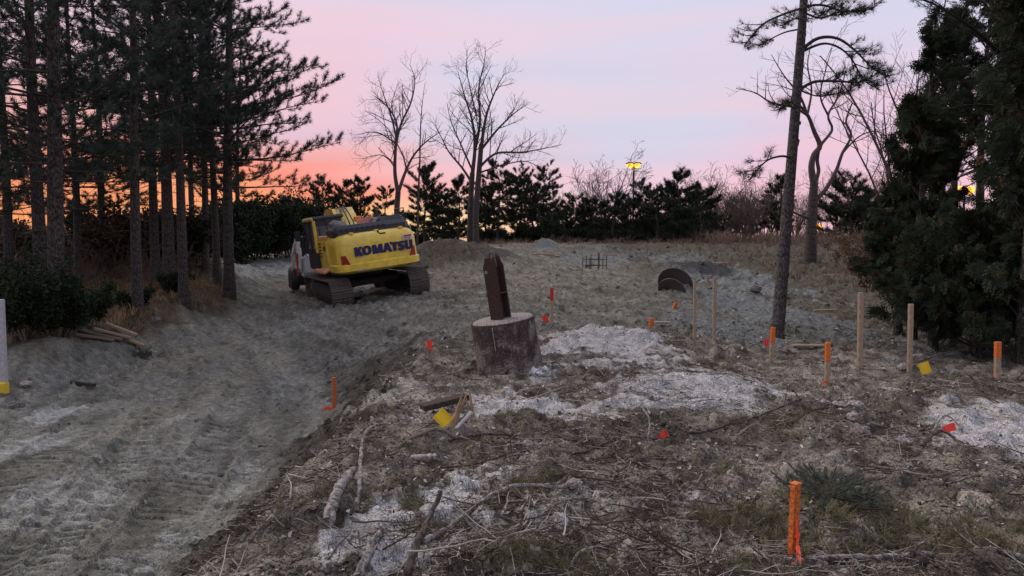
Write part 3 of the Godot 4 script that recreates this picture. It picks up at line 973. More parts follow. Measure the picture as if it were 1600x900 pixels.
	for e in [[-1.32, 0.12], [-0.4, 0.12], [-1.32, -1.54], [-0.4, -1.54], [-1.33, -0.6]]:
		solid("cab_pillar", yellow if e[1] > 0.0 else black, cab, [[Vector3(e[0], 2.16, e[1]), Vector3(0.1, 1.06, 0.12), 0.03]])
	solid("cab_roof", mats["slate"], cab, [[Vector3(-0.86, 2.72, -0.7), Vector3(1.02, 0.14, 1.8), 0.05], [Vector3(-0.86, 2.6, 0.13), Vector3(0.86, 0.22, 0.06), 0.02]])
	solid("roof_edge", yellow, cab, [[Vector3(-1.36, 2.71, -0.7), Vector3(0.06, 0.1, 1.78), 0.02]])
	solid("cab_window", mats["glass"], cab, [[Vector3(-0.86, 2.2, 0.12), Vector3(0.84, 0.66, 0.012), 0.0]])
	solid("cab_window", mats["glass"], cab, [[Vector3(-1.33, 2.2, -0.25), Vector3(0.012, 0.8, 0.6), 0.0]])
	solid("cab_window", mats["glass"], cab, [[Vector3(-1.33, 2.15, -1.07), Vector3(0.012, 0.95, 0.82), 0.0]])
	solid("cab_window", mats["glass"], cab, [[Vector3(-0.86, 2.1, -1.57), Vector3(0.84, 1.1, 0.012), 0.0]])
	solid("seat", black, cab, [[Vector3(-0.86, 1.85, -0.5), Vector3(0.5, 0.14, 0.5), 0.05], [Vector3(-0.86, 2.2, -0.28), Vector3(0.46, 0.6, 0.12), 0.05, Basis(Vector3.RIGHT, 0.15)], [Vector3(-0.86, 2.53, -0.22), Vector3(0.26, 0.14, 0.1), 0.04]])
	bar("handrail", black, cab, [Vector3(-1.4, 1.5, -1.5), Vector3(-1.46, 1.6, -1.5), Vector3(-1.46, 2.3, -1.45), Vector3(-1.38, 2.4, -1.45)], 0.018)
	bar("handrail", black, o, [Vector3(-1.2, 2.15, 0.25), Vector3(-1.2, 2.7, 0.28), Vector3(-0.95, 2.72, 0.28), Vector3(-0.95, 2.15, 0.28)], 0.018)
	solid("mirror", black, cab, [[Vector3(-1.62, 2.22, -1.5), Vector3(0.2, 0.34, 0.05), 0.03], [Vector3(-1.48, 2.3, -1.5), Vector3(0.16, 0.025, 0.025), 0.004]])
	# boom, arm and bucket
	var turn := Transform3D(Basis(Vector3(0, 0, -1), Vector3.UP, Vector3.RIGHT), Vector3(-0.3, 0, 0))   # outline x runs forwards, extruded to the side
	var b := Shape.new()
	b.prism(PackedVector2Array([Vector2(0.15, 1.35), Vector2(0.6, 1.2), Vector2(1.9, 2.35), Vector2(2.9, 2.55), Vector2(5.2, 1.35), Vector2(5.35, 1.75), Vector2(3.1, 3.02), Vector2(1.9, 3.0), Vector2(1.5, 2.75), Vector2(0.15, 1.75)]), 0.72, turn)
	var boom := put("boom", b.done(), yellow, o)
	var logo := Shape.new()
	var slope := Transform3D(Basis(Vector3.RIGHT, -PI / 2.0 + 0.55), Vector3(0.08, 2.9, -1.68))
	for e in 4: logo.box(slope * Vector3(cos(e * PI / 2.0 + 0.78) * 0.1, sin(e * PI / 2.0 + 0.78) * 0.07, 0.015), Vector3(0.13, 0.03, 0.012), 0.0, slope.basis * Basis(Vector3.BACK, e * PI / 2.0 + 2.35))
	put("emblem", logo.done(), black, boom)
	bar("hydraulic_cylinder", steel, boom, [Vector3(0.36, 1.1, -0.9), Vector3(0.36, 2.2, -2.4)], 0.08, 10)
	bar("hydraulic_cylinder", steel, boom, [Vector3(-0.36, 1.1, -0.9), Vector3(-0.36, 2.2, -2.4)], 0.08, 10)
	var a := Shape.new()
	a.prism(PackedVector2Array([Vector2(5.0, 1.95), Vector2(5.5, 2.0), Vector2(5.4, 1.4), Vector2(4.9, 0.55), Vector2(4.65, 0.6), Vector2(4.85, 1.4)]), 0.36, Transform3D(turn.basis, Vector3(-0.12, 0, 0)))
	put("arm", a.done(), yellow, o)
	var k2 := Shape.new()
	k2.prism(PackedVector2Array([Vector2(4.9, 0.65), Vector2(4.6, 0.65), Vector2(4.0, 0.5), Vector2(3.75, 0.15), Vector2(4.0, -0.05), Vector2(4.6, -0.05), Vector2(4.95, 0.25)]), 1.0, Transform3D(turn.basis, Vector3(-0.44, 0.06, 0)))
	put("bucket", k2.done(), steel, o)

func loader() -> void:
	var o := thing("skid_loader", on_ground(Vector3(-7.372, -0.427, -28.200)), "small white loader with an orange red edge, half hidden behind the excavator cab", "loader")
	o.rotation.y = deg_to_rad(20)
	var white: Material = mats["white"]
	var black: Material = mats["black"]
	solid("body", white, o, [[Vector3(0, 0.85, 0.2), Vector3(1.2, 0.7, 1.9), 0.06], [Vector3(0, 0.95, 1.2), Vector3(1.1, 0.75, 0.3), 0.1]])
	for s in [-1.0, 1.0]:
		for e in [-0.62, 0.62]:
			var w := Shape.new()
			w.lathe([Vector2(0.0, -0.13), Vector2(0.2, -0.13), Vector2(0.36, -0.15), Vector2(0.42, -0.1), Vector2(0.42, 0.1), Vector2(0.36, 0.15), Vector2(0.2, 0.13), Vector2(0, 0.13)], 20, Transform3D(Basis(Vector3.BACK, PI / 2.0), Vector3(0.8 * s, 0.42, e)))
			w.smooth(35)
			put("wheel", w.done(), black, o)
		var arm := Shape.new()
		arm.prism(PackedVector2Array([Vector2(1.25, 0.75), Vector2(1.42, 0.8), Vector2(1.3, 1.75), Vector2(1.1, 1.98), Vector2(0.85, 2.0), Vector2(-1.2, 1.45), Vector2(-1.6, 0.7), Vector2(-1.45, 0.65), Vector2(-1.1, 1.25), Vector2(0.75, 1.75), Vector2(0.95, 1.68)]), 0.12, Transform3D(Basis(Vector3.BACK, Vector3.UP, Vector3.LEFT), Vector3(0.72 * s + 0.06, 0, 0)))
		put("lift_arm", arm.done(), white, o)
		solid("pivot", black, o, [[Vector3(0.72 * s, 1.86, 1.05), Vector3(0.16, 0.1, 0.1), 0.04]])
		var tower := Shape.new()
		tower.prism(PackedVector2Array([Vector2(0.55, 0.75), Vector2(1.28, 0.7), Vector2(1.34, 1.3), Vector2(1.1, 1.55), Vector2(0.8, 1.5)]), 0.1, Transform3D(Basis(Vector3.BACK, Vector3.UP, Vector3.LEFT), Vector3(0.66 * s + 0.05, 0, 0)))
		put("side_plate", tower.done(), white, o)
		solid("red_edge", mats["red_paint"], o, [[Vector3(0.76 * s, 0.95, 1.41), Vector3(0.07, 0.8, 0.06), 0.02, Basis(Vector3.RIGHT, -0.05)]])
		for k in 4: solid("marking", black, o, [[Vector3(0.79 * s, 1.35 - k * 0.14, 1.0 + 0.06 * (k % 2)), Vector3(0.02, 0.055, 0.3 - 0.05 * k), 0.004]])
	solid("cab_cage", black, o, [[Vector3(0, 1.95, -0.2), Vector3(1.0, 0.08, 1.2), 0.03], [Vector3(-0.46, 1.55, 0.35), Vector3(0.08, 0.8, 0.08), 0.02], [Vector3(0.46, 1.55, 0.35), Vector3(0.08, 0.8, 0.08), 0.02], [Vector3(-0.46, 1.55, -0.75), Vector3(0.08, 0.8, 0.08), 0.02], [Vector3(0.46, 1.55, -0.75), Vector3(0.08, 0.8, 0.08), 0.02], [Vector3(0, 1.5, 0.35), Vector3(0.86, 0.6, 0.03), 0.01]])
	solid("bucket", black, o, [[Vector3(0, 0.3, -1.75), Vector3(1.6, 0.5, 0.4), 0.08]])

# ------------------------------------------------------------------ the concrete weight, the auger and the small things of the site
func concrete_weight() -> void:
	var o := thing("concrete_weight", on_ground(Vector3(0.000, 0.000, -8.481), -0.1), "stained round concrete block in a rusty shell with a beam and shackle on top", "block")
	o.basis = Basis(Vector3.BACK, deg_to_rad(8.5)) * Basis(Vector3.RIGHT, deg_to_rad(3.0))
	var shell := Shape.new()
	var R := 0.365
	var rings := []
	var dents := noise(78, 0.9, 3)
	for j in 27:
		var y := minf(j / 25.0, 1.0) * 0.712
		var w := lerpf(1.04, 0.985, minf(y / 0.6, 1.0)) if j < 26 else 0.95
		var r := PackedVector3Array()
		for k in 72:
			var a := -TAU * k / 72.0
			r.append(Vector3(cos(a), 0, sin(a)) * R * w * (1.0 + 0.008 * sin(a * 5.0 + y * 9.0) + 0.005 * dents.get_noise_3d(cos(a) * 3.0, y * 6.0, sin(a) * 3.0)) + Vector3.UP * (y if j < 26 else 0.7))
		rings.append(r)
	shell.loft(rings)
	shell.smooth(40)
	var smear := noise(77, 3.2, 4)
	for p in shell.v:   # dried cement has run and splashed up the steel
		var q := smear.get_noise_3d(p.x * 1.6, p.y * 1.3, p.z * 1.6) + 0.3 * smear.get_noise_3d(p.x * 6.0, p.y * 5.0, p.z * 6.0)
		var k := ss(-0.16, 0.32, q + (0.44 - p.y) * 1.0)
		var c := Color(0.115, 0.082, 0.071).lerp(Color(0.06, 0.045, 0.04), ss(-0.2, 0.3, smear.get_noise_3d(p.x * 3.0 + 9.0, p.y * 2.6, p.z * 3.0)))
		shell.c.append(c.lerp(Color(0.33, 0.305, 0.28), k * 0.9))
	put("shell", shell.done(), mats["stained_steel"], o)
	var top := Shape.new()
	top.lathe([Vector2(R * 0.95, 0.66), Vector2(R * 0.95, 0.706), Vector2(R * 0.9, 0.722), Vector2(R * 0.5, 0.73), Vector2(0.0, 0.728)], 48)
	top.smooth(50)
	put("concrete_top", top.done(), mats["pale_concrete"], o)
	for k in 5:
		var a: float = [0.6, 1.9, 3.0, 4.4, 5.3][k]
		solid("cement_drip", mats["pale_concrete"], o, [[Vector3(cos(a) * R * 0.998, 0.7 - [0.09, 0.14, 0.07, 0.18, 0.1][k], sin(a) * R * 0.998), Vector3(0.012, [0.15, 0.26, 0.12, 0.34, 0.18][k], 0.014), 0.005, Basis(Vector3.UP, -a)]])
	var beam := Node3D.new()
	beam.name = "steel_beam"
	o.add_child(beam)
	beam.position = Vector3(-0.015, 0.7, 0.03)
	beam.basis = Basis(Vector3.UP, deg_to_rad(-36.0))
	var half := 0.083
	for e in [[-1.0, "flange"], [1.0, "flange"]]:
		var f := Shape.new()
		f.prism(PackedVector2Array([Vector2(-half, 0), Vector2(half, 0), Vector2(half, 0.62), Vector2(half * 0.45, 0.73), Vector2(-half * 0.45, 0.73), Vector2(-half, 0.62)]), 0.016, Transform3D(Basis.IDENTITY, Vector3(0, 0, 0.075 * e[0] - 0.008)))
		put("flange", f.done(), mats["rust"], beam)
		var hole := Shape.new()
		hole.lathe([Vector2(0.0, -0.003), Vector2(0.02, -0.003), Vector2(0.02, 0.003), Vector2(0, 0.003)], 14, Transform3D(Basis(Vector3.RIGHT, PI / 2.0), Vector3(-0.045, 0.57, (0.075 + 0.009) * e[0])))
		put("bolt", hole.done(), mats["pale_concrete"], beam)
	solid("web", mats["rust"], beam, [[Vector3(0, 0.34, 0), Vector3(0.02, 0.68, 0.134), 0.002]])
	for k in 2: solid("gusset", mats["rust"], beam, [[Vector3(0, 0.02 + 0.3 * k, 0), Vector3(0.17, 0.014, 0.132), 0.003]])
	var pts := []
	for k in 11:
		var a := PI * k / 10.0
		pts.append(Vector3(cos(a) * 0.035, 0.75 + sin(a) * 0.035, 0.0))
	pts.push_front(Vector3(0.042, 0.62, 0)); pts.push_back(Vector3(-0.042, 0.62, 0))
	bar("shackle", mats["worn_steel"], beam, pts, 0.011, 8)

func auger() -> void:
	var o := thing("auger", on_ground(Vector3(4.138, 0.281, -19.290), -0.03), "rusty earth auger with curved steel flights half buried in a soil mound", "auger")
	o.basis = along(Vector3(-0.38, -0.42, 0.82), 0.4)
	var stem := Shape.new()
	stem.lathe([Vector2(0, -0.75), Vector2(0.09, -0.75), Vector2(0.09, 0.32), Vector2(0.1, 0.32), Vector2(0.1, 0.42), Vector2(0, 0.42)], 16)
	stem.smooth(35)
	put("stem", stem.done(), mats["dark_rust"], o)
	var low := o.basis.inverse() * Vector3.DOWN
	var cut := atan2(low.z, low.x)   # each turn of the flight begins down in the soil
	for f in 2:
		var s := Shape.new()
		var n := 40
		var turnr := TAU * 0.97
		var y0 := -0.45 + f * 0.42
		for k in n:
			var t0 := float(k) / n
			var t1 := float(k + 1) / n
			var R := 0.47 if f == 0 else 0.37
			var c := []
			for t in [t0, t1]:
				var a: float = turnr * t + cut + f * 0.25
				var y: float = y0 + t * 0.22
				for r in [0.085, R]:
					c.append(Vector3(cos(a) * r, y, sin(a) * r))
					c.append(Vector3(cos(a) * r, y + 0.03, sin(a) * r))
			s.quad(c[1], c[3], c[7], c[5]); s.quad(c[2], c[0], c[4], c[6]); s.quad(c[3], c[2], c[6], c[7])
			if k == 0: s.quad(c[0], c[2], c[3], c[1])
			if k == n - 1: s.quad(c[6], c[4], c[5], c[7])
		s.smooth(30)
		put("flight", s.done(), mats["dark_rust"], o)
	var tip := Shape.new()
	tip.lathe([Vector2(0.11, 0.22), Vector2(0.14, 0.28), Vector2(0.12, 0.42), Vector2(0.07, 0.5), Vector2(0.0, 0.51)], 14)
	tip.smooth(40)
	put("collar", tip.done(), mats["steel"], o)
	solid("cutter_plate", mats["steel"], o, [[Vector3(0.3, 0.1, 0.12), Vector3(0.26, 0.05, 0.16), 0.015], [Vector3(0.38, 0.16, 0.1), Vector3(0.08, 0.16, 0.1), 0.02]])
	for k in 4: solid("tooth", mats["worn_steel"], o, [[Vector3(0.18 + 0.08 * k, -0.6, 0.05), Vector3(0.05, 0.16, 0.03), 0.01]])

func rebar_cage() -> void:
	var o := thing("rebar_cage", on_ground(Vector3(3.300, 0.427, -29.977)), "square cage of thin rusty rebar standing upright on the bare soil", "cage")
	o.rotation.y = 0.3
	var w := 0.36
	for i in 4:
		for j in 2:
			var q := -w + (2.0 * w) * (j / 2.0)
			var p: Vector3 = [Vector3(q, 0, -w), Vector3(w, 0, q), Vector3(-q, 0, w), Vector3(-w, 0, -q)][i]
			bar("upright_bar", mats["rust"], o, [p - Vector3.UP * 0.2, p + Vector3.UP * (0.52 + 0.08 * ((i * 2 + j) % 3))], 0.016, 6)
	for k in 2:
		var y := 0.2 + 0.24 * k
		bar("hoop", mats["rust"], o, [Vector3(-w, y, -w), Vector3(w, y, -w), Vector3(w, y, w), Vector3(-w, y, w), Vector3(-w, y, -w)], 0.012, 5)

func ribbon(called: String, m: Material, parent: Node, pts: Array, width: float, wide: Vector3) -> void:
	var s := Shape.new()
	for i in pts.size() - 1:
		var a: Vector3 = pts[i]; var b: Vector3 = pts[i + 1]
		var n := (b - a).cross(wide).normalized() * 0.0015
		var w0 := wide * width * 0.5 * (1.0 - 0.3 * (i % 2)); var w1 := wide * width * 0.5 * (1.0 - 0.3 * ((i + 1) % 2))
		s.quad(a - w0 + n, a + w0 + n, b + w1 + n, b - w1 + n)
		s.quad(a + w0 - n, a - w0 - n, b - w1 - n, b + w1 - n)
		s.quad(a + w0 + n, a + w0 - n, b + w1 - n, b + w1 + n)
		s.quad(a - w0 - n, a - w0 + n, b - w1 + n, b - w1 - n)
	put(called, s.done(), m, parent)

func stake(at: Vector3, height: float, width: float, turn: float, tilt: Vector2, paint: String, share: float, label: String, called := "survey_stake", group := "survey stakes on the site") -> Node3D:
	var o := thing(called, on_ground(at), label, "stake", group)
	o.basis = Basis(Vector3.BACK, tilt.x) * Basis(Vector3.RIGHT, tilt.y) * Basis(Vector3.UP, turn)
	var cut := height * (1.0 - share)
	solid("post", mats["lath"], o, [[Vector3(0, (cut - 0.12) * 0.5, 0), Vector3(width, cut + 0.12, width * 0.8), 0.003]])
	if share > 0.0: solid("painted_top", mats[paint], o, [[Vector3(0, cut + height * share * 0.5, 0), Vector3(width + 0.002, height * share, width * 0.8 + 0.002), 0.003]])
	return o

func pin_flag(at: Vector3, height: float, size: Vector2, paint: String, turn: float, spin: float, label: String) -> void:
	var o := thing("marker_flag", on_ground(at), label, "flag", "small marker flags")
	o.rotation.y = turn
	bar("wire", mats["steel"], o, [Vector3(0, -0.1, 0), Vector3(0.01, height, 0)], 0.0025, 5)
	var s := Shape.new()
	var cols := 5
	for k in cols:
		var x0 := size.x * (float(k) / cols - 0.5); var x1 := size.x * (float(k + 1) / cols - 0.5)
		var z0 := 0.004 * sin(k * 1.4); var z1 := 0.004 * sin((k + 1) * 1.4)
		for e in [0.0015, -0.0015]:
			var q := [Vector3(x0, -size.y / 2, z0 + e), Vector3(x1, -size.y / 2, z1 + e), Vector3(x1, size.y / 2, z1 + e), Vector3(x0, size.y / 2, z0 + e)]
			if e > 0: s.quad(q[0], q[1], q[2], q[3])
			else: s.quad(q[1], q[0], q[3], q[2])
	var f := put("cloth", s.done(), mats[paint], o)
	f.position = Vector3(0.01, height, 0.004)
	f.rotation.z = spin

func plank(called: String, at: Vector3, size: Vector3, turn: float, tilt: float, m: String, label: String, group := "", lift := 0.0) -> void:
	var s := Shape.new()
	s.box(Vector3.ZERO, size, minf(0.006, size.y * 0.3))
	var o := put(called, s.done(), mats[m])
	var e := Vector3(cos(turn), 0, -sin(turn)) * size.x * 0.42
	var p := on_ground(at)
	var rise := (ground(p.x + e.x, p.z + e.z) - ground(p.x - e.x, p.z - e.z)) / (size.x * 0.84)
	o.position = Vector3(p.x, maxf(p.y, (ground(p.x + e.x, p.z + e.z) + ground(p.x - e.x, p.z - e.z)) * 0.5) + size.y * 0.4 + lift, p.z)
	o.basis = Basis(Vector3.UP, turn) * Basis(Vector3.BACK, atan(rise) + tilt)
	tag(o, label, "plank", group)

func rock(at: Vector3, r: Vector3, seed: int, m: String, label: String, turn := 0.0) -> void:
	var s := Shape.new()
	s.ball(Vector3.ZERO, r, 0.42, seed, 2)
	s.smooth(24)
	var o := put("rock", s.done(), mats[m])
	o.position = on_ground(at, r.y * 0.35)
	o.rotation.y = turn
	tag(o, label, "rock", "loose stones on the cleared ground")

func stick(called: String, label: String, category: String, group: String, pts: Array, lifts: Array, r0: float, r1: float, m: String, seed: int, side := 0, side_len := 0.25) -> void:
	rng.seed = seed
	var o := thing(called, on_ground(pts[0]), label, category, group)
	var line := []
	for i in pts.size():
		line.append(on_ground(pts[i], lifts[i] + lerpf(r0, r1, float(i) / (pts.size() - 1)) * 0.5) - o.position)
	var s := Shape.new()
	var c := Curve3D.new()
	for i in line.size():
		var back: Vector3 = (line[maxi(i - 1, 0)] - line[mini(i + 1, line.size() - 1)]) * 0.16
		c.add_point(line[i], back, -back)
	c.bake_interval = 0.05
	var b := c.get_baked_points()
	var rr := PackedFloat32Array()
	for i in b.size():
		b[i] += rvec() * minf(0.006, r0 * 0.3)
		if i > 0 and i < b.size() - 1 and b[i].y + o.position.y < ground(b[i].x + o.position.x, b[i].z + o.position.z) + r1 * 0.3:
			b[i].y = ground(b[i].x + o.position.x, b[i].z + o.position.z) + r1 * 0.4 - o.position.y
		rr.append(lerpf(r0, r1, float(i) / (b.size() - 1)) * rnd(0.9, 1.12))
	s.tube(b, rr, 8 if r0 > 0.012 else 5)
	put("limb", s.done(), mats[m], o)
	for k in side:
		var u := rnd(0.2, 0.95)
		var q := Shape.new()
		var from := on_line(b, u)
		var d := (line_dir(b, u) * rnd(0.4, 1.0) + Vector3(rng.randfn(), rnd(0.1, 0.6), rng.randfn()) * 0.6)
		var tw := wander(from, d, side_len * rnd(0.5, 1.3), 5, 0.22, Vector3.DOWN * 0.25)
		q.tube(tw, taper(6, maxf(0.004, lerpf(r0, r1, u) * 0.5), 0.002), 5)
		put("side_twig", q.done(), mats[m], o)

func make_materials() -> void:
	var grime := speckle(512, 31, [0.012, 0.05], [1.0, 0.5], Color(0.86, 0.85, 0.84), Color(1, 1, 1), 1.2)
	var rusty := speckle(512, 41, [0.02, 0.07], [1.0, 0.7], Color(0.5, 0.42, 0.4), Color(1, 1, 1), 1.5)
	var woody := speckle(256, 51, [0.03, 0.12], [1.0, 0.6], Color(0.68, 0.64, 0.6), Color(1, 1, 1), 1.4)
	var barky := speckle(512, 61, [0.016, 0.06], [1.0, 0.8], Color(0.34, 0.31, 0.3), Color(1, 1, 1), 1.9)
	var bark := material("bark", lin(0.155, 0.13, 0.12), 1.0, barky, 0.5)
	bark.uv1_scale = Vector3(3.6, 0.9, 3.6)
	relief(bark, barky, 3.0)
	var grey_bark := material("grey_bark", lin(0.2, 0.18, 0.172), 1.0, barky, 0.5)
	grey_bark.uv1_scale = Vector3(5.0, 1.6, 5.0)
	relief(grey_bark, barky, 2.0)
	material("twig", lin(0.05, 0.04, 0.036), 1.0)
	material("bare_twig", lin(0.075, 0.06, 0.056), 1.0)
	material("dry_stem", lin(0.13, 0.09, 0.065), 1.0)
	var leafy := material("needle", Color.WHITE, 0.85)
	leafy.vertex_color_use_as_albedo = true
	leafy.metallic_specular = 0.2
	leafy.backlight_enabled = true
	leafy.backlight = Color(0.3, 0.3, 0.25)
	var plain := material("scatter", Color.WHITE, 1.0)
	plain.vertex_color_use_as_albedo = true
	plain.metallic_specular = 0.2
	material("yellow", lin(0.85, 0.6, 0.03), 0.36, grime, 1.6).clearcoat_enabled = true
	material("slate", lin(0.03, 0.033, 0.045), 0.45, grime, 0.7)
	material("black", lin(0.018, 0.018, 0.02), 0.55, grime, 0.6)
	material("grey", lin(0.2, 0.19, 0.19), 0.6, grime, 0.6)
	material("navy", lin(0.012, 0.01, 0.075), 0.5)
	material("post_paint", lin(0.46, 0.46, 0.47), 0.7, grime, 0.5)
	material("dust", lin(0.3, 0.26, 0.2), 1.0, grime, 0.5)
	material("white", lin(0.72, 0.72, 0.74), 0.5, grime, 0.9)
	material("steel", lin(0.07, 0.062, 0.056), 0.75, rusty, 0.5)
	material("worn_steel", lin(0.22, 0.2, 0.185), 0.6, rusty, 0.4, 0.3)
	material("track_steel", lin(0.17, 0.152, 0.135), 0.8, rusty, 0.45)
	material("rust", lin(0.085, 0.043, 0.033), 0.85, rusty, 0.22)
	material("dark_rust", lin(0.11, 0.092, 0.078), 0.7, rusty, 0.4)
	var stained := material("stained_steel", Color.WHITE, 0.8, rusty, 0.35)
	stained.vertex_color_use_as_albedo = true
	material("pale_concrete", lin(0.45, 0.43, 0.4), 0.95, rusty, 0.25)
	material("lath", lin(0.46, 0.37, 0.265), 0.9, woody, 0.3).uv1_scale = Vector3(20, 2, 20)
	material("old_wood", lin(0.24, 0.2, 0.16), 0.95, woody, 0.3).uv1_scale = Vector3(3, 16, 16)
	material("fresh_wood", lin(0.42, 0.31, 0.2), 0.9, woody, 0.3).uv1_scale = Vector3(3, 16, 16)
	material("dark_wood", lin(0.055, 0.042, 0.035), 0.95, woody, 0.3)
	material("orange_paint", lin(0.86, 0.22, 0.03), 0.7, woody, 0.16)
	material("orange_brown", lin(0.68, 0.19, 0.04), 0.75, woody, 0.16)
	material("red_paint", lin(0.5, 0.03, 0.025), 0.6, grime, 0.4)
	material("red_glass", lin(0.3, 0.012, 0.012), 0.3)
	material("copper", lin(0.78, 0.36, 0.18), 0.35, grime, 0.6)
	material("salmon", lin(0.7, 0.25, 0.2), 0.5)
	material("amber", lin(0.85, 0.25, 0.02), 0.3)
	material("yellow_cloth", lin(0.85, 0.58, 0.02), 0.7)
	material("red_cloth", lin(0.85, 0.06, 0.04), 0.7)
	material("orange_tape", lin(0.95, 0.11, 0.03), 0.5)
	material("pale_log", lin(0.36, 0.34, 0.32), 0.95, barky, 0.4)
	material("brown_log", lin(0.13, 0.1, 0.085), 0.95, barky, 0.3)
	material("limestone", lin(0.48, 0.47, 0.45), 0.95, rusty, 0.3)
	material("grey_stone", lin(0.27, 0.26, 0.25), 0.95, rusty, 0.3)
	material("plastic_yellow", lin(0.7, 0.5, 0.03), 0.5)
	var glass := material("glass", Color(0.75, 0.8, 0.85, 0.12), 0.03)
	glass.transparency = BaseMaterial3D.TRANSPARENCY_ALPHA
	var glow := material("lamp_glow", lin(0.9, 0.6, 0.2), 0.5)
	glow.emission_enabled = true
	glow.emission = Color(1.0, 0.6, 0.1)
	glow.emission_energy_multiplier = 2.2

func street_lamp(base: Vector3, height: float, arm: float, heads: int, label: String, big := 1.0) -> void:
	var o := thing("street_lamp", Vector3(base.x, ground(base.x, base.z), base.z), label, "street lamp", "lit lamps beyond the trees")
	var top := height - o.position.y
	bar("pole", mats["steel"], o, [Vector3(0, -0.2, 0), Vector3(0, top, 0)], 0.09, 8)
	for k in heads:
		var s := 1.0 if k == 0 else -1.0
		bar("arm", mats["steel"], o, [Vector3(0, top - 0.1, 0), Vector3(s * arm, top, 0)], 0.045, 6)
		var h := Shape.new()
		h.ball(Vector3(s * arm, top + 0.06, 0), Vector3(0.42, 0.12, 0.2), 0.0, 1, 2)
		h.smooth(60)
		put("lamp_head", h.done(), mats["steel"], o)
		var g := Shape.new()
		g.ball(Vector3(s * arm, top - 0.1, 0), Vector3(0.34, 0.24, 0.26) * big, 0.0, 1, 2)
		g.smooth(60)
		put("lamp_lens", g.done(), mats["lamp_glow"], o)
		var l := OmniLight3D.new()
		l.name = "lamp_light"
		l.light_color = Color(1.0, 0.68, 0.25)
		l.light_energy = 2.5
		l.omni_range = 60.0
		l.omni_attenuation = 2.0
		l.light_size = 0.2
		l.shadow_enabled = true
		o.add_child(l, true)
		l.position = Vector3(s * arm, top - 0.32, 0)

func bare_tree(called: String, at: Vector3, seed: int, height: float, r0: float, label: String, group: String, spread := 0.5, fork := 0.35, opt := {}) -> void:
	rng.seed = seed
	var o := thing(called, on_ground(at), label, "tree", group)
	var ts := Shape.new()
	var s := Shape.new()
	var trunk := wander(Vector3(0, -0.2, 0), Vector3.UP, height * fork + 0.2, 5, 0.05, Vector3.ZERO)
	ts.tube(trunk, taper(6, r0 * 1.1, r0 * 0.8), 8)
	var o2 := {"gap": [height * 0.05, height * 0.032, height * 0.026], "length": [height * 0.3, height * 0.13, height * 0.06], "wild": 0.13, "up": 0.35, "thick": [r0 * 0.3, r0 * 0.13, r0 * 0.06], "thin": opt.get("thin", 0.004)}
	for k in int(opt.get("limbs", 4)):
		var a := TAU * k / 4.0 + rnd(-0.6, 0.6)
		var l := wander(trunk[5] - Vector3.UP * rnd(0, 0.2) * height * fork, Vector3(cos(a) * spread, 1.0, sin(a) * spread), height * (1.0 - fork) * rnd(0.75, 1.1), 8, 0.11, Vector3.UP * 0.35)
		s.tube(l, taper(9, r0 * 0.55, 0.012), 6)
		shoots(s, l, r0 * 0.5, 0.012, 0, o2, 0.12)
	put("trunk", ts.done(), mats["bark"], o)
	put("branches", s.done(), mats[opt.get("mat", "bare_twig")], o).set_meta("kind", "stuff")

func special_tree(called: String, at: Vector3, label: String, group: String, trunks: Array, limbs: Array, seed: int, opt: Dictionary, bark := "bark", cat := "tree") -> Node3D:   # [points, r0, r1, sprout from]
	rng.seed = seed
	var o := thing(called, on_ground(at), label, cat, group)
	for t in trunks:
		var ts := Shape.new()
		var l := limb(ts, local(t[0], o), t[1], t[2], 12)
		ts.tube(PackedVector3Array([l[0] - Vector3.UP * 0.3, l[0] + Vector3.UP * 0.01]), PackedFloat32Array([t[1] * 1.25, t[1]]), 12)
		put("trunk", ts.done(), mats[bark], o)
	var s := Shape.new()
	for q in limbs:
		var l := limb(s, local(q[0], o), q[1], q[2], 7)
		shoots(s, l, q[1], q[2], 0, opt, q[3])
	put("branches", s.done(), mats[opt.get("mat", "bare_twig")], o).set_meta("kind", "stuff")
	return o

func polar(r0: float, r1: float, half := 41.0) -> Vector3:
	var r := exp(rnd(log(r0), log(r1)))
	var a := deg_to_rad(rnd(-half, half))
	return Vector3(sin(a) * r, 0, -cos(a) * r)

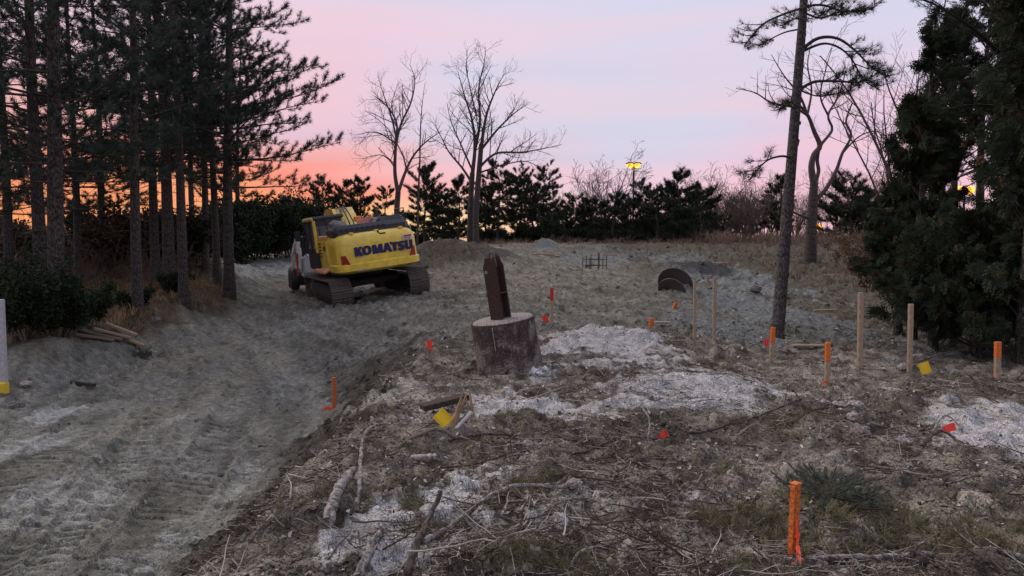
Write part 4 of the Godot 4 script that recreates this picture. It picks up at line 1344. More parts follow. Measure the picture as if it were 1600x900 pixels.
func litter() -> void:
	rng.seed = 900
	# dead leaves and bits
	var leaf := Shape.new()
	leaf.tri(Vector3(0, 0, -1), Vector3(-0.55, 0.18, -0.1), Vector3(0, 0.05, 0.05))
	leaf.tri(Vector3(0, 0, -1), Vector3(0, 0.05, 0.05), Vector3(0.5, 0.3, 0.0))
	leaf.tri(Vector3(0, 0.05, 0.05), Vector3(-0.55, 0.18, -0.1), Vector3(-0.1, 0.3, 0.95))
	leaf.tri(Vector3(0, 0.05, 0.05), Vector3(-0.1, 0.3, 0.95), Vector3(0.5, 0.3, 0.0))
	var buf := PackedFloat32Array()
	for k in 60000:
		var p := polar(2.5, 13.0)
		if bank_at(p.x, -p.z) < rnd(0.75, 1.0): continue
		if n_patch.get_noise_2d(p.x * 1.2 + 7.0, p.z * 1.2) < rnd(-0.6, 0.2): continue
		var tone := ground_tone(p.x, p.z)
		if tone.g > 0.64 and rng.randf() < 0.8: continue
		var s := rnd(0.007, 0.021) * (0.8 + 0.05 * -p.z)
		var c := Color(0.15, 0.12, 0.1) * rnd(0.25, 1.6)
		if rng.randf() < 0.2: c = Color(0.5, 0.47, 0.43) * rnd(0.6, 1.2)
		push(buf, (Basis(Vector3.UP, rnd(0, TAU)) * Basis(Vector3.RIGHT, rng.randfn() * 0.5) * Basis(Vector3.BACK, rng.randfn() * 0.5)).scaled(Vector3.ONE * s), on_ground(p, s * rnd(-0.1, 0.3)), c)
	tag(scatter("leaf_litter", leaf.done(), mats["scatter"], buf), "brown dead leaves strewn over the dark terrace soil", "leaf litter")
	# fine twigs
	for v in 2:
		rng.seed = 910 + v
		var tw := Shape.new()
		tw.tube(wander(Vector3(0, -0.5, 0), Vector3(0.1, 1, 0), 1.0, 5, 0.2, Vector3.ZERO), taper(6, 0.016, 0.006), 4)
		tw.tube(wander(Vector3(0.02, -0.1, 0), Vector3(0.7, 1, 0.1), 0.4, 3, 0.2, Vector3.ZERO), taper(4, 0.01, 0.004), 3)
		buf = PackedFloat32Array()
		for k in [42000, 24000][v]:
			var p := polar(2.5, 17.0)
			if bank_at(p.x, -p.z) < rnd(0.2, 1.0): continue
			if n_patch.get_noise_2d(p.x * 0.9 - 20.0, p.z * 0.9) < rnd(-0.2, 0.35): continue
			if p.z < -8.0 and rng.randf() < 0.6: continue
			var s := rnd(0.03, 0.17) * (1.0 if rng.randf() < 0.93 else 2.2)
			var a := rnd(0, TAU)
			var d := Vector3(cos(a), rng.randfn() * 0.12, sin(a))
			var c := Color(0.07, 0.052, 0.042) * rnd(0.6, 1.6)
			if rng.randf() < 0.3: c = Color(0.36, 0.33, 0.29) * rnd(0.7, 1.2)
			push(buf, along(d, rnd(0, TAU)).scaled(Vector3(1, 1, 1) * s), on_ground(p, 0.008 + absf(d.y) * s * 0.4), c)
		tag(scatter("fine_twigs", tw.done(), mats["scatter"], buf), ["thin snapped twigs scattered over the brown terrace", "thin bent twigs scattered over the brown terrace"][v], "twigs")
	# stones and clods
	for v in 2:
		rng.seed = 930 + v
		var st := Shape.new()
		st.ball(Vector3.ZERO, Vector3(1, 0.7, 0.85), 0.6, 5 + v, 1)
		if v == 1: st.smooth(20)
		buf = PackedFloat32Array()
		for k in [38000, 32000][v]:
			var p := polar(2.6, 46.0)
			var t := bank_at(p.x, -p.z)
			var tone := ground_tone(p.x, p.z)
			var clod := v == 0
			if clod and (t < 0.06 and rng.randf() < 0.6): continue
			if tone.g > 0.62 and rng.randf() < 0.93: continue
			if clod and n_clod.get_noise_2d(p.x * 0.4, p.z * 0.4) < rnd(-0.4, 0.4): continue
			var s := (rnd(0.006, 0.014) if rng.randf() < 0.9 else rnd(0.014, 0.036)) * (0.75 + 0.03 * -p.z)
			if t > 0.02 and t < 0.9 and -p.z < 12.0 and clod: s *= 1.25
			if not clod: s *= 0.7
			var c := tone * 0.46 * (rnd(0.75, 1.15) if clod else rnd(0.85, 1.3))
			if not clod and rng.randf() < 0.035: c = Color(0.42, 0.41, 0.39) * rnd(0.6, 1.0)
			push(buf, Basis(rvec(), rnd(0, TAU)).scaled(Vector3(1, 1, 1) * s) * Basis.from_scale(Vector3(1, rnd(0.6, 1.0), rnd(0.7, 1.3))), on_ground(p, s * 0.15), c)
		tag(scatter(["soil_clods", "pebbles"][v], st.done(), mats["scatter"], buf), ["crumbled clods of earth over the bank and the site", "small grey pebbles strewn over the site"][v], ["soil clods", "pebbles"][v])
	rng.seed = 940
	var lump := Shape.new()
	lump.ball(Vector3.ZERO, Vector3(1, 0.65, 0.9), 0.7, 15, 1)
	lump.smooth(25)
	buf = PackedFloat32Array()
	for k in 7000:
		var p := polar(3.0, 44.0)
		var t := bank_at(p.x + n_patch.get_noise_2d(p.x, p.z), -p.z)
		if absf(t - 0.3) > 0.35 and -p.z < 12.0: continue
		if t < 0.04: continue
		if n_clod.get_noise_2d(p.x * 0.3 + 8.0, p.z * 0.3) < rnd(-0.1, 0.4): continue
		var s := rnd(0.018, 0.05) * (0.8 + 0.04 * -p.z)
		push(buf, Basis(rvec(), rnd(0, TAU)).scaled(Vector3.ONE * s) * Basis.from_scale(Vector3(1, rnd(0.5, 1.0), rnd(0.7, 1.4))), on_ground(p, s * 0.1), ground_tone(p.x, p.z) * 0.48 * rnd(0.75, 1.15))
	tag(scatter("earth_lumps", lump.done(), mats["scatter"], buf), "larger lumps of earth broken from the bank and scraped soil", "earth lumps")
	buf = PackedFloat32Array()
	var foot := Vector3(0.000, 0.000, -8.481)
	for k in 150:   # soil banked against the concrete weight
		var a := rnd(0, TAU)
		var p := foot + Vector3(cos(a), 0, sin(a)) * rnd(0.36, 0.52) - Vector3(0, 0, 0.02)
		var s := rnd(0.015, 0.045)
		push(buf, Basis(rvec(), rnd(0, TAU)).scaled(Vector3.ONE * s), on_ground(p, s * 0.1), ground_tone(p.x, p.z) * 0.42 * rnd(0.7, 1.1))
	tag(scatter("earth_lumps", lump.done(), mats["scatter"], buf), "loose lumps of soil banked around the concrete weight", "earth lumps")
	# chips of crushed lime
	rng.seed = 950
	var chip := Shape.new()
	chip.ball(Vector3.ZERO, Vector3(1, 0.5, 0.8), 0.5, 9, 0)
	buf = PackedFloat32Array()
	for k in 24000:
		var p := polar(2.6, 13.5)
		if bank_at(p.x, -p.z) < 0.4: continue
		var tone := ground_tone(p.x, p.z)
		if tone.g < rnd(0.5, 0.85): continue
		var s := rnd(0.003, 0.009) * (0.8 + 0.04 * -p.z)
		push(buf, Basis(Vector3.UP, rnd(0, TAU)).scaled(Vector3.ONE * s), on_ground(p, s * 0.2), tone * 0.45 * rnd(0.8, 1.15))
	tag(scatter("lime_chips", chip.done(), mats["scatter"], buf), "pale crushed lime crumbs over the whitish heaps", "lime chips")
	# dry grass
	var tuft := grass_tuft(7, 16, 1.0, 0.16)
	var flat_tuft := grass_tuft(8, 18, 0.8, 0.3)
	buf = PackedFloat32Array()
	rng.seed = 960
	for k in 40000:
		var p := polar(2.6, 11.0)
		if bank_at(p.x, -p.z) < 0.9: continue
		var moss := 0.0
		for q in patches:
			if q[1] == "moss":
				var b: Array = q[0]
				moss = maxf(moss, 1.0 - Vector2((p.x - b[0]) / b[2], (p.z - b[1]) / b[3]).length())
		if moss + n_patch.get_noise_2d(p.x * 1.4, p.z * 1.4) * 0.5 < rnd(0.05, 0.55): continue
		if ground_tone(p.x, p.z).g > 0.62: continue
		var s := rnd(0.05, 0.13)
		var tip := rvec(); tip.y = rnd(0.2, 0.9)
		push(buf, along(tip, rnd(0, TAU)).scaled(Vector3.ONE * s), on_ground(p, 0.0), Color(0.24, 0.21, 0.125).lerp(Color(0.12, 0.125, 0.07), rng.randf()) * rnd(0.6, 1.2))
	tag(scatter("flattened_grass", flat_tuft, mats["scatter"], buf), "flattened olive and straw grass on the near terrace", "grass")
	buf = PackedFloat32Array()
	for k in 30000:
		var p := polar(13.0, 56.0)
		var d := -p.z
		var xw := -7.3 - 0.07 * (d - 10.0) - 0.36 * maxf(0.0, d - 25.0)
		var wood := ss(0.6, 2.5, xw - p.x)
		var crest := ss(44.0, 49.0, d + n_patch.get_noise_2d(p.x * 0.3, p.z * 0.3) * 4.0)
		var east := ss(8.0, 12.0, p.x) * ss(20.0, 30.0, d) * 0.6
		if maxf(wood, maxf(crest, east)) < rng.randf(): continue
		if n_patch.get_noise_2d(p.x * 0.6, p.z * 0.6) < rnd(-0.7, 0.2): continue
		var s := rnd(0.16, 0.42) * (1.0 if crest < 0.5 else 0.95)
		push(buf, along(Vector3(rng.randfn() * 0.25, 1, rng.randfn() * 0.25), rnd(0, TAU)).scaled(Vector3.ONE * s), on_ground(p, 0.0), (Color(0.34, 0.24, 0.14) if wood > 0.5 else Color(0.25, 0.2, 0.145)) * rnd(0.45, 1.1))
	tag(scatter("dry_grass", tuft, mats["scatter"], buf), "tall straw coloured grass under the pines and along the crest", "grass")
	# leafless brush along the crest
	rng.seed = 970
	var br := Shape.new()
	for k in 9:
		var a := rnd(0, TAU)
		var l := wander(Vector3(cos(a), 0, sin(a)) * 0.1, Vector3(cos(a) * 0.7, 1, sin(a) * 0.7), rnd(0.6, 1.1), 5, 0.16, Vector3.ZERO)
		br.tube(l, taper(6, 0.012, 0.004), 3, false)
		for q in 5: br.tube(wander(on_line(l, rnd(0.3, 0.9)), line_dir(l, 0.6) + rvec() * 0.7, rnd(0.15, 0.4), 3, 0.2, Vector3.ZERO), taper(4, 0.007, 0.003), 3, false)
	buf = PackedFloat32Array()
	for k in 520:
		var p := Vector3(rnd(-4.0, 33.0), 0, rnd(-58.0, -45.0))
		if rng.randf() < 0.5: p.x = rnd(12.0, 33.0)
		var s := rnd(0.3, 1.0) * (1.2 if p.x > 12.0 else 0.7)
		push(buf, Basis(Vector3.UP, rnd(0, TAU)).scaled(Vector3.ONE * s), on_ground(p, 0.0), Color(0.2, 0.145, 0.115) * rnd(0.5, 1.3))
	tag(scatter("brush", br.done(), mats["scatter"], buf), "low leafless reddish brush along the crest below the far trees", "brush")
	buf = PackedFloat32Array()
	for k in 500:
		var p := Vector3(rnd(-30.0, -11.5), 0, rnd(-46.0, -22.0))
		var xw := -7.3 - 0.07 * (-p.z - 10.0) - 0.36 * maxf(0.0, -p.z - 25.0)
		if p.x > xw - 3.0: continue
		push(buf, Basis(Vector3.UP, rnd(0, TAU)).scaled(Vector3.ONE * rnd(0.8, 1.9)), on_ground(p, 0.0), Color(0.12, 0.088, 0.07) * rnd(0.5, 1.3))
	tag(scatter("brush", br.done(), mats["scatter"], buf), "rust brown leafless brush behind the pine trunks", "brush")

func _ready() -> void:
	# camera, sky, sun, exposure
	var cam := Camera3D.new()
	cam.name = "camera"
	add_child(cam)
	cam.position = Vector3(0, 1.45, 0)
	cam.rotation_degrees = Vector3(-3.42, 0, 0)
	cam.fov = 42.0
	cam.near = 0.05
	cam.far = 2000.0
	cam.current = true
	var env := Environment.new()
	var sky := Sky.new()
	var pan := PanoramaSkyMaterial.new()
	pan.panorama = ImageTexture.create_from_image(sky_image())
	pan.energy_multiplier = 0.73
	sky.sky_material = pan
	env.background_mode = Environment.BG_SKY
	env.sky = sky
	env.ambient_light_source = Environment.AMBIENT_SOURCE_SKY
	env.tonemap_mode = Environment.TONE_MAPPER_LINEAR
	env.tonemap_exposure = 1.5
	env.sdfgi_enabled = true
	env.ssao_enabled = true
	env.ssil_enabled = true
	var we := WorldEnvironment.new()
	we.name = "sky"
	we.environment = env
	add_child(we)
	var sun := DirectionalLight3D.new()
	sun.name = "sun"
	sun.light_color = Color(1.0, 0.93, 0.86)
	sun.light_energy = 0.5
	sun.light_angular_distance = 36.0
	sun.shadow_enabled = true
	add_child(sun)
	var sun_az := deg_to_rad(-48.0)
	var sun_el := deg_to_rad(40.0)
	sun.look_at_from_position(Vector3.ZERO, -Vector3(sin(sun_az) * cos(sun_el), sin(sun_el), -cos(sun_az) * cos(sun_el)), Vector3.UP)
	n_big = noise(1, 0.35, 3)
	n_mid = noise(2, 1.6, 3)
	n_fine = noise(3, 7.0, 3)
	n_clod = noise(4, 3.2, 2)
	n_patch = noise(6, 0.45, 4)
	make_materials()
	build_ground()
	woods()
	site()
	litter()

func woods() -> void:
	var tuft := needle_tuft(1, 32, 0.17, 0.013, 0.1, 1.1)
	var coarse := needle_tuft(2, 22, 0.3, 0.03, 0.2, 1.2)
	var spray := fan_spray(3, 0.15)
	var leaves := leaf_cluster(4, 10, 0.07, 0.12)
	var big_leaves := leaf_cluster(5, 16, 0.16, 0.3)
	# the pine stand beside the track
	var pines := [
		[Vector3(-10.432, -0.369, -16.600), 14.5, 0.15, 3.3, 3.4, "slimmer trunk of the twin pines nearest the white post", {"stubs": 16, "miss": 0.42}],
		[Vector3(-9.849, -0.367, -16.200), 15.5, 0.18, 3.2, 3.4, "thicker trunk of the twin pines nearest the white post", {"stubs": 14, "miss": 0.42}],
		[Vector3(-9.797, -0.441, -19.600), 15.0, 0.14, 3.8, 3.0, "slender pine closest to the pile of boards", {"stubs": 10}],
		[Vector3(-11.182, -0.206, -24.500), 16.5, 0.2, 4.6, 3.4, "stout pine with a lighter trunk in the middle of the stand", {}],
		[Vector3(-12.806, -0.090, -27.000), 16.0, 0.17, 4.0, 3.3, "pine just behind the stout trunk in the middle of the stand", {}],
		[Vector3(-9.760, -0.448, -22.300), 15.5, 0.15, 4.6, 3.0, "pine with a crooked foot standing closest to the track", {"wob": 0.22}],
		[Vector3(-9.732, -0.491, -25.800), 16.0, 0.19, 3.9, 4.3, "thick outermost pine with long limbs reaching over the track", {"lean": Vector3(0.012, 0, 0), "per": 6}],
		[Vector3(-11.409, -0.204, -29.000), 16.0, 0.15, 4.4, 3.4, "pine right behind the outermost thick pine", {}],
		[Vector3(-12.671, 0.137, -31.000), 16.0, 0.15, 4.4, 3.2, "thin pine between the crooked foot and the outermost thick pine", {}],
		[Vector3(-15.690, 0.808, -37.000), 16.0, 0.15, 4.2, 3.2, "distant pine seen through the gap in the stand", {}],
		[Vector3(-16.894, 0.220, -31.000), 15.0, 0.16, 3.0, 3.6, "pine deep in the stand behind the brown brush", {"stubs": 14, "miss": 0.42}],
		[Vector3(-15.634, -0.090, -27.000), 14.0, 0.14, 3.0, 3.4, "pine deep in the stand just behind the twin pines", {"stubs": 14, "miss": 0.42}],
		[Vector3(-15.433, -0.262, -23.000), 14.0, 0.15, 2.8, 3.5, "pine at the outer edge of the stand beyond the twin pines", {"stubs": 14, "miss": 0.42}],
		[Vector3(-14.942, 0.540, -41.000), 12.5, 0.15, 1.6, 3.0, "low branched pine at the far end of the stand near the dark hedge", {}],
		[Vector3(-13.914, -0.358, -19.000), 15.0, 0.2, 2.8, 3.6, "pine beside the track on the near side of the stand", {}]]
	for k in pines.size():
		var p: Array = pines[k]
		var o := thing("pine_tree", on_ground(p[0]), p[5], "tree", "pines beside the track")
		var opt: Dictionary = p[6].duplicate()
		pine(o, 100 + k, p[1], p[2], p[3], p[4], opt.get("lean", Vector3(rnd(-0.022, 0.022), 0, 0)), tuft, opt)
	# small pines along the crest
	var crest := [
		[Vector3(-14.919, 0.695, -60.000), 284, 1.9, 0.9, "dark crest pine furthest along beyond the excavator cab"], [Vector3(-12.354, 0.572, -62.000), 281, 1.8, 1.1, "bushy crest pine behind the excavator boom"], [Vector3(-11.071, 0.208, -66.000), 292, 1.5, 1.0, "small crest pine behind the excavator hood"],
		[Vector3(-6.717, 0.901, -58.000), 262, 2.3, 1.3, "rounded crest pine between the two tall bare trees"], [Vector3(-4.435, 0.872, -62.000), 280, 1.9, 1.0, "crest pine just behind the twin trunk bare tree"], [Vector3(-1.087, 1.289, -58.000), 262, 2.3, 1.5, "open crowned crest pine beside the twin trunk bare tree"],
		[Vector3(0.644, 1.045, -63.000), 270, 1.9, 1.5, "thin crest pine showing sky between its limbs"], [Vector3(2.480, 1.350, -56.000), 260, 1.9, 0.8, "pointed crest pine above the small gravel cone"], [Vector3(2.692, 1.350, -51.000), 316, 1.3, 0.1, "squat dark conifer on the crest above the gravel cone"],
		[Vector3(5.096, 1.343, -57.000), 308, 1.7, 0.2, "spiky low conifer on the crest behind the rebar cage"], [Vector3(7.131, 1.350, -53.000), 303, 1.9, 0.1, "wide dark conifer on the crest below the twin street lamp"], [Vector3(9.804, 1.343, -57.000), 283, 2.1, 0.2, "feathery grey green pine just past the twin street lamp"],
		[Vector3(10.007, 1.350, -52.000), 300, 1.7, 0.1, "dense low conifer on the crest behind the auger"], [Vector3(12.317, 1.350, -55.000), 274, 1.9, 0.2, "tallest of the dense conifers above the asphalt heap"], [Vector3(12.898, 1.350, -51.000), 290, 1.8, 0.1, "rounded dark conifer above the asphalt heap"],
		[Vector3(20.496, 1.323, -58.000), 276, 1.9, 1.2, "greyish pine seen just behind the lone slanting pine trunk"], [Vector3(23.335, 1.350, -52.000), 278, 2.2, 0.6, "bushy pine beside the crooked bare tree"], [Vector3(22.914, 1.292, -46.000), 288, 1.7, 0.4, "pine half hidden by the cedar thicket"],
		[Vector3(-15.055, -0.022, -68.000), 288, 2.0, 1.2, "far crest pine filling the gap behind the excavator cab"], [Vector3(-6.182, 0.374, -66.000), 300, 2.0, 0.6, "low far pine between the bare trees"], [Vector3(-2.248, 0.665, -66.000), 290, 1.8, 0.8, "far pine just past the twin trunk bare tree"], [Vector3(1.826, 0.647, -67.000), 285, 2.0, 0.8, "far pine filling the gap near the pointed crest pine"], [Vector3(3.679, 1.350, -54.000), 325, 1.6, 0.1, "low conifer bush in the dark band beside the gravel cone"], [Vector3(6.199, 1.350, -56.000), 318, 1.9, 0.1, "bushy low conifer in the dark band behind the rebar cage"], [Vector3(9.144, 1.290, -59.000), 308, 1.8, 0.1, "conifer right at the foot of the twin street lamp"], [Vector3(12.517, 1.245, -60.000), 292, 2.0, 0.2, "conifer filling the dark band behind the auger"], [Vector3(13.829, 1.323, -58.000), 300, 1.9, 0.1, "conifer in the dark band above the asphalt heap"], [Vector3(19.006, 1.122, -62.000), 312, 1.7, 0.8, "small greyish pine among the leafless thicket trees"], [Vector3(27.163, 1.323, -58.000), 300, 1.9, 0.8, "pine between the bushy pine and the cedar thicket"]]
	for k in crest.size():
		var p: Array = crest[k]
		var d: float = -p[0].z
		var top: float = 1.45 + (380.0 - p[1]) / 1172.0 * d
		var foot := ground(p[0].x, p[0].z)
		var o := thing("pine_tree", on_ground(p[0]), p[4], "tree", "small pines on the crest")
		pine(o, 200 + k, top - foot, 0.11, p[3] + maxf(0.0, 0.9 - foot) * 0.6, p[2] * 1.2, Vector3.ZERO, coarse, {"gap": 0.2, "step": 0.075, "per": 1, "scale": rnd(0.7, 0.95), "power": rnd(0.32, 0.6), "stubs": 4, "miss": 0.1, "droop": rnd(-0.1, 0.25), "wob": 0.25, "tone": Color(0.03, 0.042, 0.03)})
	# the two tall bare trees
	var fine := {"gap": [0.36, 0.22, 0.18], "length": [2.0, 0.95, 0.5], "wild": 0.13, "up": 0.28, "thick": [0.032, 0.016, 0.009], "thin": 0.006}
	special_tree("bare_tree", Vector3(-7.164, 0.865, -47.000), "slender bare tree with a forked crown behind the excavator", "tall bare trees",
		[[[Vector3(-7.124, 0.868, -47.000), Vector3(-7.187, 3.241, -47.000), Vector3(-7.095, 4.631, -47.000)], 0.2, 0.17]],
		[[[Vector3(-7.096, 4.552, -47.000), Vector3(-7.283, 5.818, -47.000), Vector3(-7.198, 7.370, -46.800), Vector3(-7.061, 8.692, -46.500), Vector3(-7.441, 9.572, -46.000), Vector3(-8.234, 10.240, -45.500)], 0.14, 0.02, 0.25],
		[[Vector3(-7.096, 4.552, -47.000), Vector3(-6.715, 5.757, -47.200), Vector3(-6.227, 6.861, -47.500), Vector3(-5.451, 7.816, -47.800), Vector3(-4.475, 8.554, -48.200)], 0.12, 0.02, 0.2],
		[[Vector3(-7.198, 7.370, -46.800), Vector3(-6.928, 8.801, -47.200), Vector3(-6.333, 10.251, -47.600), Vector3(-6.133, 11.719, -48.000), Vector3(-6.475, 12.758, -48.200)], 0.09, 0.014, 0.1],
		[[Vector3(-7.153, 7.957, -46.800), Vector3(-7.450, 9.162, -47.000), Vector3(-7.979, 10.607, -47.400), Vector3(-8.400, 11.909, -47.600)], 0.07, 0.012, 0.1],
		[[Vector3(-7.280, 6.134, -47.000), Vector3(-7.630, 6.630, -46.500), Vector3(-8.126, 6.829, -46.200), Vector3(-9.105, 6.575, -46.000)], 0.045, 0.012, 0.2],
		[[Vector3(-7.157, 7.565, -46.800), Vector3(-8.225, 8.211, -46.400), Vector3(-9.320, 8.038, -46.000)], 0.05, 0.012, 0.15],
		[[Vector3(-6.593, 6.035, -47.200), Vector3(-6.893, 7.048, -47.400), Vector3(-7.898, 8.725, -48.000), Vector3(-9.380, 9.915, -48.400)], 0.05, 0.012, 0.3]], 31, fine)
	special_tree("thin_tree", Vector3(-6.092, 0.968, -49.000), "very thin straight bare tree between the two tall bare trees", "",
		[[[Vector3(-6.175, 0.962, -49.000), Vector3(-6.067, 4.766, -49.000), Vector3(-5.969, 6.827, -49.000)], 0.07, 0.055]], [[[Vector3(-5.969, 6.744, -49.000), Vector3(-5.913, 8.877, -49.000), Vector3(-5.777, 10.509, -49.000), Vector3(-5.603, 11.730, -49.000)], 0.055, 0.012, 0.2]], 32,
		{"gap": [0.5, 0.3], "length": [1.1, 0.5], "wild": 0.12, "up": 0.5, "thick": [0.02, 0.01], "thin": 0.006})
	special_tree("bare_tree", Vector3(-2.325, 1.179, -45.500), "tall bare tree with two close trunks and a broad fan of twigs", "tall bare trees",
		[[[Vector3(-2.557, 1.165, -45.500), Vector3(-2.512, 3.377, -45.500), Vector3(-2.389, 5.678, -45.500)], 0.19, 0.15], [[Vector3(-2.146, 1.174, -45.000), Vector3(-2.140, 3.355, -45.000), Vector3(-1.982, 5.443, -45.000), Vector3(-1.825, 7.330, -45.000)], 0.2, 0.14]],
		[[[Vector3(-2.389, 5.602, -45.500), Vector3(-2.230, 7.205, -45.500), Vector3(-2.379, 8.726, -45.500), Vector3(-2.840, 10.260, -45.600), Vector3(-3.270, 11.817, -45.800)], 0.13, 0.015, 0.15],
		[[Vector3(-2.231, 7.015, -45.500), Vector3(-1.906, 8.678, -45.200), Vector3(-1.969, 10.517, -45.000), Vector3(-1.617, 12.146, -44.800), Vector3(-1.578, 12.996, -44.800)], 0.1, 0.012, 0.1],
		[[Vector3(-1.825, 7.217, -45.000), Vector3(-1.504, 8.954, -44.600), Vector3(-0.934, 10.396, -44.400), Vector3(-0.371, 11.381, -44.200)], 0.11, 0.012, 0.1],
		[[Vector3(-1.864, 6.954, -45.000), Vector3(-0.941, 8.024, -44.600), Vector3(0.000, 8.886, -44.200), Vector3(0.926, 9.512, -44.000)], 0.09, 0.012, 0.15],
		[[Vector3(-1.943, 5.934, -45.000), Vector3(-0.943, 6.718, -44.600), Vector3(0.561, 6.745, -44.200), Vector3(1.859, 6.942, -44.000), Vector3(2.813, 7.137, -43.800)], 0.085, 0.012, 0.12],
		[[Vector3(-1.943, 5.632, -45.000), Vector3(-0.566, 6.044, -44.600), Vector3(0.751, 6.247, -44.400), Vector3(1.684, 5.855, -44.200)], 0.06, 0.012, 0.2],
		[[Vector3(-2.429, 5.104, -45.500), Vector3(-3.024, 6.014, -45.800), Vector3(-3.811, 6.960, -46.000), Vector3(-4.291, 7.873, -46.200), Vector3(-4.687, 8.661, -46.300)], 0.085, 0.012, 0.15],
		[[Vector3(-2.350, 5.755, -45.500), Vector3(-3.006, 7.218, -45.600), Vector3(-3.686, 8.806, -46.000), Vector3(-3.951, 9.955, -46.000)], 0.07, 0.012, 0.2],
		[[Vector3(-2.124, 9.021, -45.000), Vector3(-2.477, 10.578, -45.300), Vector3(-2.756, 12.148, -45.600), Vector3(-2.371, 12.901, -45.600)], 0.05, 0.01, 0.15]], 33, fine)
	# bare trees and bushes further along the crest
	var bare := [[Vector3(7.183, 1.343, -57.000), 236, 0.1, "leafless tree with reaching limbs beside the twin street lamp", 0.75], [Vector3(6.386, 1.245, -60.000), 262, 0.06, "fine leafless sapling beside the spiky conifer", 0.5], [Vector3(16.523, 1.045, -63.000), 262, 0.09, "round leafless tree behind the dense conifers", 0.7],
		[Vector3(17.286, 1.323, -58.000), 290, 0.08, "leafless thicket tree with many upright stems", 0.6], [Vector3(19.823, 1.245, -60.000), 283, 0.08, "leafless thicket tree nearest the lone slanting pine", 0.6], [Vector3(15.641, 1.350, -56.000), 300, 0.06, "low leafless bush tree beside the rounded conifer", 0.7],
		[Vector3(26.397, 1.122, -62.000), 262, 0.09, "pale leafless tree behind the crooked bare tree", 0.6], [Vector3(29.122, 1.245, -60.000), 250, 0.1, "leafless tree rising behind the cedar thicket edge", 0.6], [Vector3(-14.612, 0.800, -52.000), 290, 0.07, "pale leafless tree beyond the dark hedge", 0.6], [Vector3(25.009, 0.758, -66.000), 285, 0.08, "leafless tree in the gap beside the crooked tree", 0.6],
		[Vector3(17.105, 1.350, -54.000), 296, 0.07, "many stemmed leafless tree in front of the thicket trees", 0.8], [Vector3(21.726, 1.045, -63.000), 272, 0.08, "tall leafless tree just behind the lone pine trunk", 0.6], [Vector3(28.883, 0.958, -64.000), 268, 0.08, "faint leafless tree rising above the bushy pine", 0.6], [Vector3(16.017, 0.758, -66.000), 272, 0.08, "leafless tree crown showing over the conifers above the asphalt heap", 0.7], [Vector3(4.905, 0.958, -64.000), 285, 0.06, "leafless twiggy tree between the pointed and spiky conifers", 0.6]]
	for k in bare.size():
		var p: Array = bare[k]
		var d: float = -p[0].z
		bare_tree("leafless_tree", p[0], 300 + k, 1.45 + (380.0 - p[1]) / 1172.0 * d - ground(p[0].x, p[0].z), p[2], p[3], "leafless trees along the crest", p[4], 0.22, {"thin": 0.012, "limbs": 6})
	# bare trees behind the cedars
	for q in [[Vector3(9.418, 0.000, -17.500), 38, 0.08, 41, "bare tree with fine twigs rising above the cedar thicket"], [Vector3(10.921, 0.004, -19.000), 15, 0.09, 42, "taller bare tree rising behind the cedar thicket"], [Vector3(10.640, 0.033, -21.000), 105, 0.06, 43, "small bare tree beside the cedar thicket edge"]]:
		var d: float = -q[0].z
		bare_tree("leafless_tree", q[0], q[3], 1.45 + (380.0 - q[1]) / 1172.0 * d - ground(q[0].x, q[0].z), q[2], q[4], "leafless trees behind the cedars", 0.5, 0.35, {"thin": 0.004})
